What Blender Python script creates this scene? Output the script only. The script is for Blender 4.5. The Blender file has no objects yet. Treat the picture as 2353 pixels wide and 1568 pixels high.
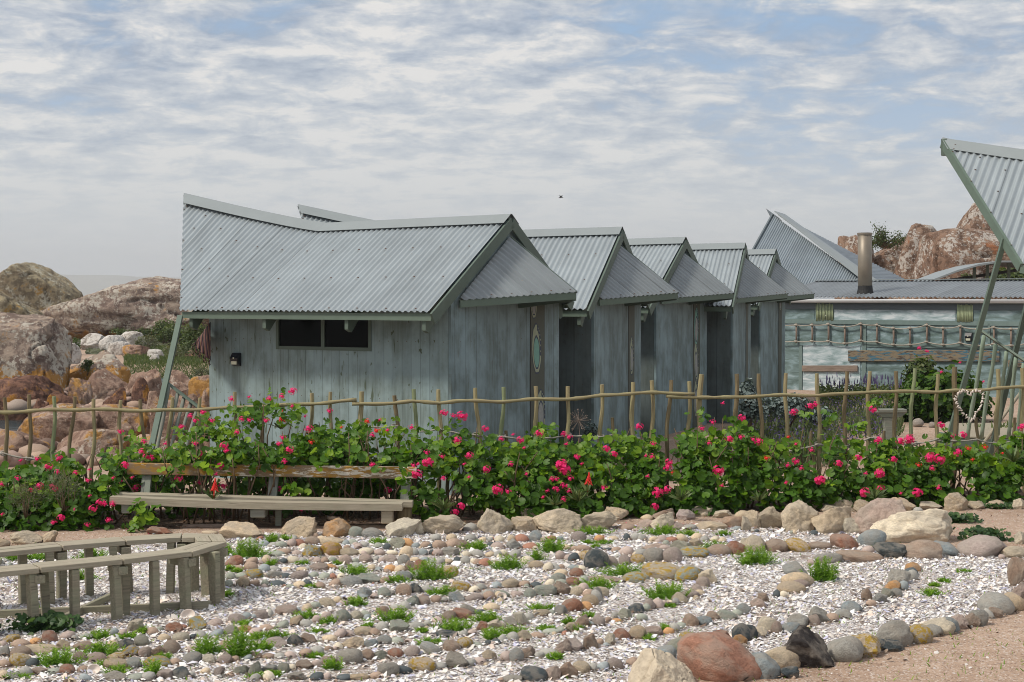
import bpy, bmesh, math, random
import numpy as np
from mathutils import Vector, Matrix, noise
R=math.radians
sc=bpy.context.scene; C=sc.collection
# ---------------- camera ----------------
F=3400.0; CZ=2.8; PITCH=math.atan(104/3400.0)      # focal length in reference pixels (2353 wide), eye height
cd=bpy.data.cameras.new("camera"); cam=bpy.data.objects.new("camera",cd); C.objects.link(cam)
cam.location=(0,0,CZ); cam.rotation_euler=(R(90)-PITCH,0,0)
cd.sensor_width=36; cd.lens=36*F/2353.0; cd.clip_start=.1; cd.clip_end=20000
sc.camera=cam
sc.render.engine='CYCLES'; sc.cycles.filter_width=1.0
# ---------------- world ----------------
SUN_EL,SUN_AZ=R(50),R(-112)      # azimuth of the sun from +Y, clockwise (behind and to the left)
w=bpy.data.worlds.new("World"); sc.world=w; w.use_nodes=True
nt=w.node_tree; nt.nodes.clear()
class NT:
    def __init__(s,nt): s.t=nt
    def n(s,typ,**k):
        nd=s.t.nodes.new(typ)
        for a,b in k.items():
            if a.startswith('i_'): nd.inputs[a[2:].replace('_',' ')].default_value=b
            else: setattr(nd,a,b)
        return nd
    def l(s,a,b): s.t.links.new(a,b)
    def val(s,x,inp):
        if hasattr(x,'is_linked') : s.l(x,inp)
        else: inp.default_value=x
    def math(s,op,a,b=0.0,c=None,clamp=False):
        nd=s.n('ShaderNodeMath',operation=op,use_clamp=clamp); s.val(a,nd.inputs[0]); s.val(b,nd.inputs[1])
        if c is not None: s.val(c,nd.inputs[2])
        return nd.outputs[0]
    def mix(s,f,a,b,mode='MIX'):
        nd=s.n('ShaderNodeMix',data_type='RGBA',blend_type=mode); s.val(f,nd.inputs[0])
        for x,i in ((a,6),(b,7)):
            if isinstance(x,(tuple,list)): nd.inputs[i].default_value=tuple(x)+((1,) if len(x)==3 else ())
            else: s.l(x,nd.inputs[i])
        return nd.outputs[2]
    def noise(s,vec,scale,detail=4,rough=.55,dist=0,out=0):
        nd=s.n('ShaderNodeTexNoise'); nd.inputs['Scale'].default_value=scale; nd.inputs['Detail'].default_value=detail
        nd.inputs['Roughness'].default_value=rough; nd.inputs['Distortion'].default_value=dist
        if vec is not None: s.l(vec,nd.inputs['Vector'])
        return nd.outputs[out]
    def vor(s,vec,scale,feature='F1',out='Distance',rnd=1):
        nd=s.n('ShaderNodeTexVoronoi',feature=feature); nd.inputs['Scale'].default_value=scale; nd.inputs['Randomness'].default_value=rnd
        if vec is not None: s.l(vec,nd.inputs['Vector'])
        return nd.outputs[out]
    def ramp(s,f,stops,interp='LINEAR'):
        nd=s.n('ShaderNodeValToRGB'); cr=nd.color_ramp; cr.interpolation=interp
        while len(cr.elements)<len(stops): cr.elements.new(.5)
        for e,(p,c) in zip(cr.elements,stops):
            e.position=p; e.color=(tuple(c)+(1,)) if isinstance(c,(tuple,list)) else (c,c,c,1)
        s.l(f,nd.inputs[0]); return nd.outputs[0]
    def mapping(s,vec,scale=(1,1,1),loc=(0,0,0),rot=(0,0,0)):
        nd=s.n('ShaderNodeMapping'); nd.inputs['Scale'].default_value=scale; nd.inputs['Location'].default_value=loc; nd.inputs['Rotation'].default_value=rot
        s.l(vec,nd.inputs[0]); return nd.outputs[0]
    def bump(s,h,strength=.5,dist=.01,nrm=None):
        nd=s.n('ShaderNodeBump'); nd.inputs['Strength'].default_value=strength; nd.inputs['Distance'].default_value=dist
        s.l(h,nd.inputs['Height'])
        if nrm is not None: s.l(nrm,nd.inputs['Normal'])
        return nd.outputs[0]
W=NT(nt); SKYOFF=(4.9,6.4,0)
tc=W.n('ShaderNodeTexCoord').outputs['Generated']
sx=W.n('ShaderNodeSeparateXYZ'); W.l(tc,sx.inputs[0])
zz=W.math('ADD',W.math('MAXIMUM',sx.outputs[2],0.0),.20)
cx=W.n('ShaderNodeCombineXYZ'); W.l(W.math('DIVIDE',sx.outputs[0],zz),cx.inputs[0]); W.l(W.math('DIVIDE',sx.outputs[1],zz),cx.inputs[1])
cv=cx.outputs[0]                                    # cloud layer seen in perspective, direction based
n1=W.noise(W.mapping(cv,(1.0,.8,1),SKYOFF),.8,3,.5)
n2=W.noise(W.mapping(cv,(1.25,1.35,1),(2,7,1)),5.0,9,.62,.35)
n3=W.noise(W.mapping(cv,(1,1.1,1),(9,1,3)),13,6,.65,.3)
cl=W.math('ADD',W.math('ADD',W.math('MULTIPLY',n1,.45),W.math('MULTIPLY',n2,.75)),W.math('MULTIPLY',n3,.34))
sky=W.n('ShaderNodeTexSky',sky_type='NISHITA',sun_disc=False,sun_elevation=SUN_EL,sun_rotation=SUN_AZ,air_density=1.0,dust_density=1.2,ozone_density=1.2)
skys=W.mix(1.0,sky.outputs[0],(.10,.10,.10),'MULTIPLY')
shade=W.ramp(cl,[(.64,(.33,.39,.49)),(.71,(.45,.50,.58)),(.78,(.60,.625,.66)),(.86,(.84,.81,.775))])
cover=W.ramp(W.math('ADD',n1,W.math('MULTIPLY',n2,.55)),[(.585,0.0),(.70,1.0)])
top=W.mix(cover,(.31,.46,.66),shade)
hz=W.ramp(sx.outputs[2],[(.0,1.0),(.045,.9),(.10,.35),(.17,0.0)])
col=W.mix(hz,top,(.63,.655,.68))
# most of the light is the overcast cloud layer, a little of it the physical sky behind
final=W.mix(.12,col,skys)
bg=W.n('ShaderNodeBackground'); W.l(final,bg.inputs[0]); bg.inputs[1].default_value=.92
wo=W.n('ShaderNodeOutputWorld'); W.l(bg.outputs[0],wo.inputs[0])
# ---------------- sun ----------------
sd=bpy.data.lights.new("sun",'SUN'); sd.energy=2.8; sd.angle=R(9); sd.color=(1.0,.93,.82)
so=bpy.data.objects.new("sun",sd); C.objects.link(so)
sdir=Vector((math.sin(SUN_AZ)*math.cos(SUN_EL),math.cos(SUN_AZ)*math.cos(SUN_EL),math.sin(SUN_EL)))
so.rotation_euler=(-sdir).to_track_quat('-Z','Y').to_euler()
vs=sc.view_settings; vs.view_transform='Standard'; vs.look='None'; vs.gamma=1; vs.exposure=0.22; vs.use_curve_mapping=False
# ---------------- picture-to-place helpers (reference pixels 2353 x 1568) ----------------
cp,sp=math.cos(PITCH),math.sin(PITCH)
def ray(x,y):
    a=(x-1176.5)/F; b=(784-y)/F
    return Vector((a, cp+b*sp, -sp+b*cp))
def P(x,y,D):
    d=ray(x,y); return Vector((0,0,CZ))+d*(D/d.y)
def G(x,y,z=0.0):
    d=ray(x,y); return Vector((0,0,CZ))+d*((z-CZ)/d.z)
def proj(p):
    X,Y,Z=p[0],p[1],p[2]-CZ; d=Y*cp-Z*sp; u=Y*sp+Z*cp
    return 1176.5+F*X/d, 784-F*u/d
# ---------------- object helpers ----------------
def tag(o,label=None,cat=None,group=None,kind=None):
    if label: o['label']=label
    if cat: o['category']=cat
    if group: o['group']=group
    if kind: o['kind']=kind
    return o
def thing(name,label,cat,loc,group=None):
    o=bpy.data.objects.new(name,None); C.objects.link(o); o.location=loc; o.empty_display_size=.2
    return tag(o,label,cat,group)
class MB:
    def __init__(s): s.v=[]; s.f=[]; s.lc=[]; s.m=[]
    def add(s,vs,fs,lcs=None,mi=0):
        o=len(s.v); s.v+= [tuple(v) for v in vs]; s.f+=[tuple(i+o for i in f) for f in fs]
        s.lc+= [tuple(v) for v in (lcs if lcs is not None else vs)]; s.m+=[mi]*len(fs)
    def obox(s,c,X,Y,Z,off=None,mi=0):
        """box: centre, half-axis vectors; lc = metres along each axis"""
        c=Vector(c);X=Vector(X);Y=Vector(Y);Z=Vector(Z)
        off=off if off is not None else Vector((random.uniform(0,50),random.uniform(0,50),random.uniform(0,50)))
        vs=[];lc=[];lx,ly,lz=X.length,Y.length,Z.length
        for a in(-1,1):
            for b in(-1,1):
                for d in(-1,1):
                    vs.append(c+a*X+b*Y+d*Z); lc.append(Vector((a*lx,b*ly,d*lz))+Vector(off))
        s.add(vs,[(0,1,3,2),(4,6,7,5),(0,4,5,1),(2,3,7,6),(0,2,6,4),(1,5,7,3)],lc,mi)
    def box(s,c,sx,sy,sz,yaw=0,off=None,mi=0):
        ca,sa=math.cos(yaw),math.sin(yaw)
        s.obox(c,(ca*sx/2,sa*sx/2,0),(-sa*sy/2,ca*sy/2,0),(0,0,sz/2),off,mi)
    def beam(s,p,q,w,h,up=(0,0,1),off=None,mi=0):
        p=Vector(p);q=Vector(q);d=(q-p);L=d.length;d.normalize();up=Vector(up)
        sd=d.cross(up)
        if sd.length<1e-4: sd=d.cross(Vector((0,1,0)))
        sd.normalize(); u2=sd.cross(d).normalized()
        s.obox((p+q)/2,d*L/2,sd*w/2,u2*h/2,off,mi)
    def tube(s,pts,rad,n=8,mi=0,cap=True):
        pts=[Vector(p) for p in pts]; rad=rad if isinstance(rad,(list,tuple)) else [rad]*len(pts)
        o=[];lc=[];acc=0;r0=random.uniform(0,50)
        a=None
        for i,p in enumerate(pts):
            d=(pts[min(i+1,len(pts)-1)]-pts[max(i-1,0)]).normalized()
            if a is None:
                a=d.cross(Vector((0,0,1)));
                if a.length<.1: a=d.cross(Vector((0,1,0)))
            a=(a-d*a.dot(d)).normalized(); b=d.cross(a)
            if i: acc+=(p-pts[i-1]).length
            for k in range(n):
                t=2*math.pi*k/n; o.append(p+(a*math.cos(t)+b*math.sin(t))*rad[i]); lc.append((acc+r0,t*rad[i],r0))
        fs=[(i*n+k,i*n+(k+1)%n,(i+1)*n+(k+1)%n,(i+1)*n+k) for i in range(len(pts)-1) for k in range(n)]
        if cap: fs+=[tuple(range(n))[::-1],tuple(range((len(pts)-1)*n,len(pts)*n))]
        s.add(o,fs,lc,mi)
    def prism(s,poly,org,xd,yd,td,th,off=(0,0,0),mi=0):
        """2-D polygon (x,y) placed at org along xd,yd; extruded th along td"""
        org=Vector(org);xd=Vector(xd);yd=Vector(yd);td=Vector(td);n=len(poly);off=Vector(off)
        vs=[];lc=[]
        for k in(0,1):
            for x,y in poly: vs.append(org+xd*x+yd*y+td*th*k); lc.append(Vector((x,k*th,y))+off)
        s.add(vs,[tuple(range(n))[::-1],tuple(range(n,2*n))]+[(i,(i+1)%n,(i+1)%n+n,i+n) for i in range(n)],lc,mi)
    def build(s,name,mat,parent=None,org=(0,0,0),smooth=False,bevel=0):
        org=Vector(org)
        me=bpy.data.meshes.new(name); me.from_pydata([Vector(v)-org for v in s.v],[],s.f); 
        at=me.attributes.new('lc','FLOAT_VECTOR','POINT'); at.data.foreach_set('vector',np.array(s.lc,dtype=np.float32).ravel())
        for m in (mat if isinstance(mat,(list,tuple)) else [mat]): me.materials.append(m)
        if any(s.m): me.polygons.foreach_set('material_index',s.m)
        if smooth: me.polygons.foreach_set('use_smooth',[True]*len(me.polygons))
        me.update()
        o=bpy.data.objects.new(name,me); C.objects.link(o)
        if bevel:
            b=o.modifiers.new('bevel','BEVEL'); b.width=bevel; b.segments=1; b.limit_method='ANGLE'; b.angle_limit=R(40)
        if parent is None: o.location=org
        else: o.parent=parent
        return o
def npmesh(name,V,Fc,mat,parent=None,org=(0,0,0),tint=None,smooth=False,colors=None):
    """V (n,3), Fc (m,k) all faces the same size"""
    me=bpy.data.meshes.new(name); V=(np.asarray(V)-np.array(org)).astype(np.float32); Fc=np.asarray(Fc,dtype=np.int32)
    m,k=Fc.shape; me.vertices.add(len(V)); me.vertices.foreach_set('co',V.ravel())
    me.loops.add(m*k); me.loops.foreach_set('vertex_index',Fc.ravel()); me.polygons.add(m)
    me.polygons.foreach_set('loop_start',np.arange(0,m*k,k,dtype=np.int32))
    if smooth: me.polygons.foreach_set('use_smooth',np.ones(m,dtype=bool))
    me.update(calc_edges=True); me.validate()
    if tint is not None:
        a=me.attributes.new('tint','FLOAT','POINT'); a.data.foreach_set('value',np.asarray(tint,dtype=np.float32))
    if colors is not None:
        a=me.attributes.new('vcol','FLOAT_VECTOR','POINT'); a.data.foreach_set('vector',np.asarray(colors,dtype=np.float32).ravel())
    me.materials.append(mat); o=bpy.data.objects.new(name,me); C.objects.link(o)
    if parent is None: o.location=org
    else: o.parent=parent
    return o
# ---------------- materials ----------------
def mat(name):
    m=bpy.data.materials.new(name); m.use_nodes=True; t=m.node_tree; t.nodes.clear(); N=NT(t)
    b=N.n('ShaderNodeBsdfPrincipled'); o=N.n('ShaderNodeOutputMaterial'); N.l(b.outputs[0],o.inputs[0]); N.b=b; N.o=o
    return m,N
def attr(N,name,out='Vector'): return N.n('ShaderNodeAttribute',attribute_name=name).outputs[out]
def plain(name,col,rough=.6,metal=0,var=.25,scale=8,bump=0.0):
    m,N=mat(name); c=N.n('ShaderNodeTexCoord').outputs['Object']
    n=N.noise(c,scale,5); f=N.math('MULTIPLY_ADD',n,2*var,1-var)
    k=N.n('ShaderNodeCombineXYZ'); [N.l(f,k.inputs[i]) for i in range(3)]
    N.l(N.mix(1.0,col,k.outputs[0],'MULTIPLY'),N.b.inputs['Base Color']); N.b.inputs['Roughness'].default_value=rough; N.b.inputs['Metallic'].default_value=metal
    if bump: N.l(N.bump(n,bump,.01),N.b.inputs['Normal'])
    return m
def wood(name,c1,c2,lichen=None,amt=.5,green=None,rough=.85):
    m,N=mat(name); v=attr(N,'lc')
    g=N.noise(N.mapping(v,(1.6,26,26)),2.2,6,.6); g2=N.noise(N.mapping(v,(2,7,7)),1.4,4)
    col=N.mix(N.ramp(g,[(.3,0.),(.7,1.)]),c1,c2); col=N.mix(N.math('MULTIPLY',N.ramp(g2,[(.35,0.),(.7,1.)]),.5),col,green or c2)
    crack=N.ramp(N.noise(N.mapping(v,(1.2,60,60)),2.5,3),[(.27,.35),(.37,1.0)])
    col=N.mix(1.0,col,crack,'MULTIPLY')
    if lichen:
        q=N.noise(N.mapping(v,(2.2,6,6)),2.6,7,.68); col=N.mix(N.ramp(q,[(amt,0.),(amt+.05,1.)]),col,lichen)
    N.l(col,N.b.inputs['Base Color']); N.b.inputs['Roughness'].default_value=rough; N.b.inputs['Specular IOR Level'].default_value=.2
    N.l(N.bump(g,.35,.006),N.b.inputs['Normal']); return m
M={}
M['bench_wood']=wood('bench_wood',(.20,.175,.13),(.35,.31,.235),green=(.26,.29,.19))
M['seat_wood']=wood('seat_wood',(.27,.23,.175),(.44,.385,.30),green=(.34,.33,.24))
M['stick']=wood('stick',(.20,.155,.09),(.40,.335,.195),green=(.30,.30,.15))
M['stick_dark']=wood('stick_dark',(.10,.075,.045),(.27,.21,.12),green=(.20,.17,.10))
M['stick_green']=wood('stick_green',(.16,.20,.10),(.31,.33,.18),green=(.22,.27,.17))
M['pole_grey']=wood('pole_grey',(.17,.17,.15),(.30,.30,.26),green=(.20,.27,.21))
M['pole_mint']=wood('pole_mint',(.20,.27,.21),(.33,.40,.31),green=(.24,.33,.25))
M['stick_pale']=wood('stick_pale',(.27,.33,.20),(.50,.55,.36),green=(.36,.45,.27))
M['driftwood']=wood('driftwood',(.16,.11,.085),(.34,.27,.22),green=(.2,.17,.15))
# backrest with ochre lichen and flaking white paint
m,N=mat('lichen_board'); v=attr(N,'lc')
g=N.noise(N.mapping(v,(2,20,20)),2.2,5); base=N.mix(g,(.15,.085,.04),(.34,.26,.18))
o1=N.noise(N.mapping(v,(2.0,4,4)),2.0,6,.65); base=N.mix(N.ramp(o1,[(.44,.95),(.56,0.)]),base,(.37,.20,.03))
p1=N.noise(N.mapping(v,(4.0,22,16)),1.6,8,.7); zsep=N.n('ShaderNodeSeparateXYZ'); N.l(v,zsep.inputs[0])
xf=N.math('MULTIPLY_ADD',N.math('ADD',zsep.outputs[0],.9),.045,-.03,clamp=False); xf=N.math('MINIMUM',xf,.055)
base=N.mix(N.ramp(N.math('ADD',p1,xf),[(.555,0.),(.575,1.)]),base,(.62,.57,.49))
N.l(base,N.b.inputs['Base Color']); N.b.inputs['Roughness'].default_value=.9; N.l(N.bump(p1,.4,.01),N.b.inputs['Normal']); M['lichen_board']=m
# corrugated roof sheet
def roofmat(name,c,rough=.42):
    m,N=mat(name); v=attr(N,'lc')
    st=N.noise(N.mapping(v,(9,.5,1)),1.0,5,.6); fl=N.noise(N.mapping(v,(1,1,1)),1.3,5)
    sep=N.n('ShaderNodeSeparateXYZ'); N.l(v,sep.inputs[0])
    # each sheet is a slightly different tone; a thin line at the laps
    sh=N.math('FLOOR',N.math('DIVIDE',sep.outputs[0],.69)); wn=N.n('ShaderNodeTexWhiteNoise',noise_dimensions='1D'); N.l(sh,wn.inputs['W'])
    f=N.math('ADD',N.math('MULTIPLY_ADD',st,.5,.70),N.math('MULTIPLY',wn.outputs['Value'],.10))
    f=N.math('ADD',f,N.math('MULTIPLY_ADD',fl,.5,-.25))
    k=N.n('ShaderNodeCombineXYZ'); [N.l(f,k.inputs[i]) for i in range(3)]
    col=N.mix(1.0,c,k.outputs[0],'MULTIPLY')
    lap=N.math('LESS_THAN',N.math('FRACT',N.math('DIVIDE',sep.outputs[0],.69)),.014); col=N.mix(N.math('MULTIPLY',lap,.55),col,(.12,.13,.13))
    rust=N.ramp(N.noise(N.mapping(v,(2,2,2)),9,6,.7),[(.60,0.),(.70,.6)]); col=N.mix(rust,col,(.33,.29,.25))
    N.l(col,N.b.inputs['Base Color']); N.b.inputs['Metallic'].default_value=.25; N.b.inputs['Roughness'].default_value=rough
    return m
M['roof']=roofmat('roof_sheet',(.325,.365,.385)); M['awning']=roofmat('awning_sheet',(.28,.31,.325),.5)
M['roof_old']=roofmat('old_roof_sheet',(.25,.29,.32)); M['roof_low']=roofmat('low_roof_sheet',(.23,.255,.275),.5)
M['cap']=plain('ridge_metal',(.265,.295,.30),.45,.2,.10,3)
M['trim']=plain('green_trim',(.09,.125,.10),.6,0,.18,5)
M['trim_light']=plain('pale_green_trim',(.115,.16,.125),.6,0,.18,5)
M['screw']=plain('screw',(.16,.09,.06),.6)
def wallmat(name,a,b,hi,stain,board=.155,streak=1.0):
    m,N=mat(name); v=attr(N,'lc'); sep=N.n('ShaderNodeSeparateXYZ'); N.l(v,sep.inputs[0])
    q=N.math('DIVIDE',sep.outputs[0],board); fr=N.math('FRACT',q); fl=N.math('FLOOR',q)
    wn=N.n('ShaderNodeTexWhiteNoise',noise_dimensions='1D'); N.l(fl,wn.inputs['W'])
    st=N.noise(N.mapping(v,(11,1,.8)),1.6,7,.62,.3); cl=N.noise(N.mapping(v,(1.6,1,1.1)),1.3,5,.6); 
    col=N.mix(N.ramp(st,[(.38,0.),(.60,1.)]),a,b); col=N.mix(N.math('MULTIPLY',N.ramp(cl,[(.43,0.),(.60,1.)]),.9),col,hi)
    tone=N.math('MULTIPLY_ADD',wn.outputs['Value'],.16,.90); k=N.n('ShaderNodeCombineXYZ'); [N.l(tone,k.inputs[i]) for i in range(3)]
    col=N.mix(1.0,col,k.outputs[0],'MULTIPLY')
    s2=N.noise(N.mapping(v,(15,1,1.9),(3,0,7)),1.0,4,.5,.4); col=N.mix(N.math('MULTIPLY',N.ramp(s2,[(.645,0.),(.685,1.)]),streak),col,stain)
    s3=N.noise(N.mapping(v,(7,1,4.2),(13,0,2)),1.5,3,.5); col=N.mix(N.math('MULTIPLY',N.ramp(s3,[(.665,0.),(.69,1.)]),streak),col,stain)
    # nail heads in rows
    def nail(z): return N.math('ADD',N.math('POWER',N.math('MULTIPLY',N.math('SUBTRACT',fr,.5),board),2.0),N.math('POWER',N.math('SUBTRACT',sep.outputs[2],z),2.0))
    nd=N.math('MINIMUM',nail(1.32),nail(2.15)); col=N.mix(N.math('MULTIPLY',N.math('LESS_THAN',nd,.00006),.75),col,(.10,.07,.05))
    ed=N.math('MINIMUM',fr,N.math('SUBTRACT',1.0,fr)); gr=N.ramp(ed,[(.0,.42),(.035,1.0)]); col=N.mix(1.0,col,gr,'MULTIPLY')
    N.l(col,N.b.inputs['Base Color']); N.b.inputs['Roughness'].default_value=.62; N.b.inputs['Specular IOR Level'].default_value=.3
    h=N.math('ADD',N.math('MULTIPLY',gr,1.0),N.math('MULTIPLY',st,.15)); N.l(N.bump(h,.6,.006),N.b.inputs['Normal'])
    return m
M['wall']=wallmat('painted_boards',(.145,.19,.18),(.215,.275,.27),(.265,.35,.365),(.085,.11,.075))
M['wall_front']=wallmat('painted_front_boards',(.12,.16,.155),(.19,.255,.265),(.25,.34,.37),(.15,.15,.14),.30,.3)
M['wall_shaded']=wallmat('shaded_boards',(.085,.105,.10),(.115,.14,.135),(.14,.175,.18),(.06,.07,.06),.30,.3)  # darker copy for walls between cabins, their shade painted into the colour
M['olive']=plain('olive_recess_shade',(.085,.095,.075),.7,0,.2,4)
m,N=mat('brushed_wall'); v=attr(N,'lc')
b1=N.noise(N.mapping(v,(1.5,1,5)),1.3,6,.6,.6); col=N.ramp(b1,[(.33,(.085,.13,.12)),(.48,(.14,.205,.205)),(.60,(.22,.31,.33)),(.74,(.40,.48,.52))]); N.l(col,N.b.inputs['Base Color']); N.b.inputs['Roughness'].default_value=.6; M['brushed']=m
m,N=mat('brushed_panel'); v=attr(N,'lc')
b1=N.noise(N.mapping(v,(1.6,1,6)),1.4,6,.6,.6); col=N.ramp(b1,[(.30,(.16,.24,.24)),(.48,(.36,.45,.48)),(.62,(.56,.62,.65)),(.75,(.66,.70,.72))]); N.l(col,N.b.inputs['Base Color']); N.b.inputs['Roughness'].default_value=.55; M['panel']=m
m,N=mat('dark_glass'); N.b.inputs['Base Color'].default_value=(.004,.005,.005,1); N.b.inputs['Roughness'].default_value=.08; N.b.inputs['Specular IOR Level'].default_value=.06; M['glass']=m
M['black']=plain('black_plastic',(.012,.014,.02),.3)
m,N=mat('lamp_lens'); N.b.inputs['Base Color'].default_value=(.55,.55,.42,1); N.b.inputs['Roughness'].default_value=.2; M['lens']=m
M['white_paint']=plain('white_gutter',(.62,.64,.66),.4,0,.08,4)
M['slate_paint']=plain('slate_fascia',(.10,.125,.14),.5,0,.15,3)
M['rope']=plain('rope',(.36,.33,.28),.95,0,.35,60,.5)
M['steel']=plain('flue_steel',(.25,.215,.17),.5,.45,.35,2.5)
M['soot']=plain('sealant',(.012,.012,.012),.7)
# granite of the shore boulders
def granite(name,a,b,dark,white,orange,wa=.60,oa=.60,tex=1.0,spk=.55):
    m,N=mat(name); tcn=N.n('ShaderNodeTexCoord'); v=N.n('ShaderNodeNewGeometry').outputs['Position']
    v=N.mapping(v,(tex,)*3)
    big=N.noise(v,.55,6,.6); mid=N.noise(v,2.6,8,.68,.2); fine=N.noise(v,13,6,.7)
    col=N.mix(N.ramp(big,[(.35,0.),(.65,1.)]),a,b); col=N.mix(N.math('MULTIPLY',N.ramp(mid,[(.45,1.),(.54,0.)]),.88),col,dark)
    col=N.mix(N.ramp(N.math('ADD',N.math('MULTIPLY',big,.55),N.math('MULTIPLY',N.noise(v,1.3,8,.72),.55)),[(oa-.018,0.),(oa+.018,.85)]),col,orange)
    if name=='lichen_granite':
        sz_=N.n('ShaderNodeSeparateXYZ'); N.l(N.n('ShaderNodeNewGeometry').outputs['Position'],sz_.inputs[0])
        lo=N.math('ADD',sz_.outputs[2],N.math('MULTIPLY',mid,-1.3)); col=N.mix(N.ramp(lo,[(-.38,.9),(-.18,0.)]),col,orange)
    wv=N.math('ADD',N.math('MULTIPLY',N.noise(N.mapping(v,(1,1,1),(7,3,1)),1.1,3),.45),N.math('MULTIPLY',N.noise(v,6.5,8,.75),.62))
    col=N.mix(N.ramp(wv,[(wa-.012,0.),(wa+.014,.85)]),col,white)
    sp=N.vor(v,9,out='Distance'); col=N.mix(N.math('MULTIPLY',N.ramp(N.math('ADD',sp,N.math('MULTIPLY',fine,.35)),[(.30,1.),(.36,0.)]),spk),col,white)
    N.l(col,N.b.inputs['Base Color']); N.b.inputs['Roughness'].default_value=.95; N.b.inputs['Specular IOR Level'].default_value=.15
    h=N.math('ADD',N.math('MULTIPLY',mid,1.0),N.math('MULTIPLY',fine,.35)); N.l(N.bump(h,.8,.10),N.b.inputs['Normal']); return m
M['granite']=granite('lichen_granite',(.27,.20,.165),(.33,.265,.21),(.14,.10,.085),(.50,.46,.39),(.40,.20,.05),.565,.66)
M['granite_yellow']=granite('yellow_lichen_granite',(.25,.20,.13),(.33,.28,.18),(.14,.115,.08),(.47,.45,.36),(.36,.21,.05),.585,.655)
M['granite_orange']=granite('orange_granite',(.31,.205,.155),(.41,.30,.235),(.20,.125,.095),(.52,.45,.38),(.40,.21,.05),.63,.605,1.6,.2)
M['granite_wet']=granite('wet_brown_granite',(.17,.09,.065),(.27,.15,.105),(.09,.05,.04),(.38,.30,.25),(.36,.17,.03),.68,.62,1.6,.1)
M['granite_white']=granite('white_crusted_granite',(.34,.31,.27),(.42,.38,.34),(.20,.165,.14),(.60,.57,.53),(.42,.26,.10),.50,.68,1.8)
M['granite_red']=granite('red_granite',(.22,.135,.095),(.27,.19,.14),(.12,.075,.055),(.46,.43,.39),(.27,.11,.05),.575,.66,1.0,.4)
# stones: colour per object, lichen from the object's alpha
m,N=mat('stone'); oi=N.n('ShaderNodeObjectInfo'); tcn=N.n('ShaderNodeTexCoord').outputs['Object']
va=N.n('ShaderNodeVectorMath',operation='ADD'); N.l(tcn,va.inputs[0])
k=N.n('ShaderNodeCombineXYZ'); [N.l(N.math('MULTIPLY',oi.outputs['Random'],37.0),k.inputs[i]) for i in range(3)]; N.l(k.outputs[0],va.inputs[1]); v=va.outputs[0]
n1=N.noise(v,1.1,5,.6); n2=N.noise(v,5,6,.7); n3=N.noise(v,16,4,.7)
f=N.math('ADD',N.math('MULTIPLY_ADD',n2,1.25,.28),N.math('MULTIPLY_ADD',n3,.9,-.36)); k=N.n('ShaderNodeCombineXYZ'); [N.l(f,k.inputs[i]) for i in range(3)]
col=N.mix(1.0,oi.outputs['Color'],k.outputs[0],'MULTIPLY'); col=N.mix(N.math('MULTIPLY',N.ramp(n1,[(.44,0.),(.56,1.)]),.42),col,(.40,.35,.29))
thr=N.math('SUBTRACT',.78,N.math('MULTIPLY',oi.outputs['Alpha'],.30))
li=N.math('MULTIPLY',N.math('SUBTRACT',N.noise(v,2.6,6,.7),thr),18.0,clamp=True); col=N.mix(li,col,(.44,.29,.05))
N.l(col,N.b.inputs['Base Color']); N.b.inputs['Roughness'].default_value=.85; N.b.inputs['Specular IOR Level'].default_value=.25
N.l(N.bump(N.math('ADD',n2,N.math('MULTIPLY',n3,.6)),.9,.025),N.b.inputs['Normal']); M['stone']=m
m,N=mat('pebble'); vc=attr(N,'vcol','Color'); n2=N.noise(N.n('ShaderNodeTexCoord').outputs['Object'],60,4,.7); k=N.n('ShaderNodeCombineXYZ'); [N.l(N.math('MULTIPLY_ADD',n2,1.0,.5),k.inputs[i]) for i in range(3)]
N.l(N.mix(1.0,vc,k.outputs[0],'MULTIPLY'),N.b.inputs['Base Color']); N.b.inputs['Roughness'].default_value=.8; M['pebble']=m
m,N=mat('shell_chip'); N.l(attr(N,'vcol','Color'),N.b.inputs['Base Color']); N.b.inputs['Roughness'].default_value=.5; N.b.inputs['Specular IOR Level'].default_value=.3; M['chip']=m
m,N=mat('limpet'); v=N.n('ShaderNodeTexCoord').outputs['Object']; N.l(N.mix(N.noise(v,20,4),(.62,.50,.42),(.78,.72,.66)),N.b.inputs['Base Color']); N.b.inputs['Roughness'].default_value=.4; M['limpet']=m
# sand
m,N=mat('pink_sand'); v=N.n('ShaderNodeNewGeometry').outputs['Position']
big=N.noise(v,.6,5); med=N.noise(v,5,6,.65); gr=N.vor(v,75,out='Color'); grs=N.n('ShaderNodeSeparateColor'); N.l(gr,grs.inputs[0])
col=N.mix(N.ramp(N.math('ADD',N.math('MULTIPLY',big,.5),N.math('MULTIPLY',med,.5)),[(.38,0.),(.62,1.)]),(.34,.235,.17),(.48,.35,.265))
col=N.mix(N.ramp(grs.outputs[0],[(.80,0.),(.9,.75)]),col,(.60,.53,.47)); col=N.mix(N.ramp(grs.outputs[1],[(.82,0.),(.9,.65)]),col,(.16,.10,.075))
N.l(col,N.b.inputs['Base Color']); N.b.inputs['Roughness'].default_value=.95; N.b.inputs['Specular IOR Level'].default_value=.1
h=N.math('ADD',N.math('MULTIPLY',grs.outputs[2],.5),N.math('MULTIPLY',med,1.5)); N.l(N.bump(h,.8,.012),N.b.inputs['Normal']); M['sand']=m
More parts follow.
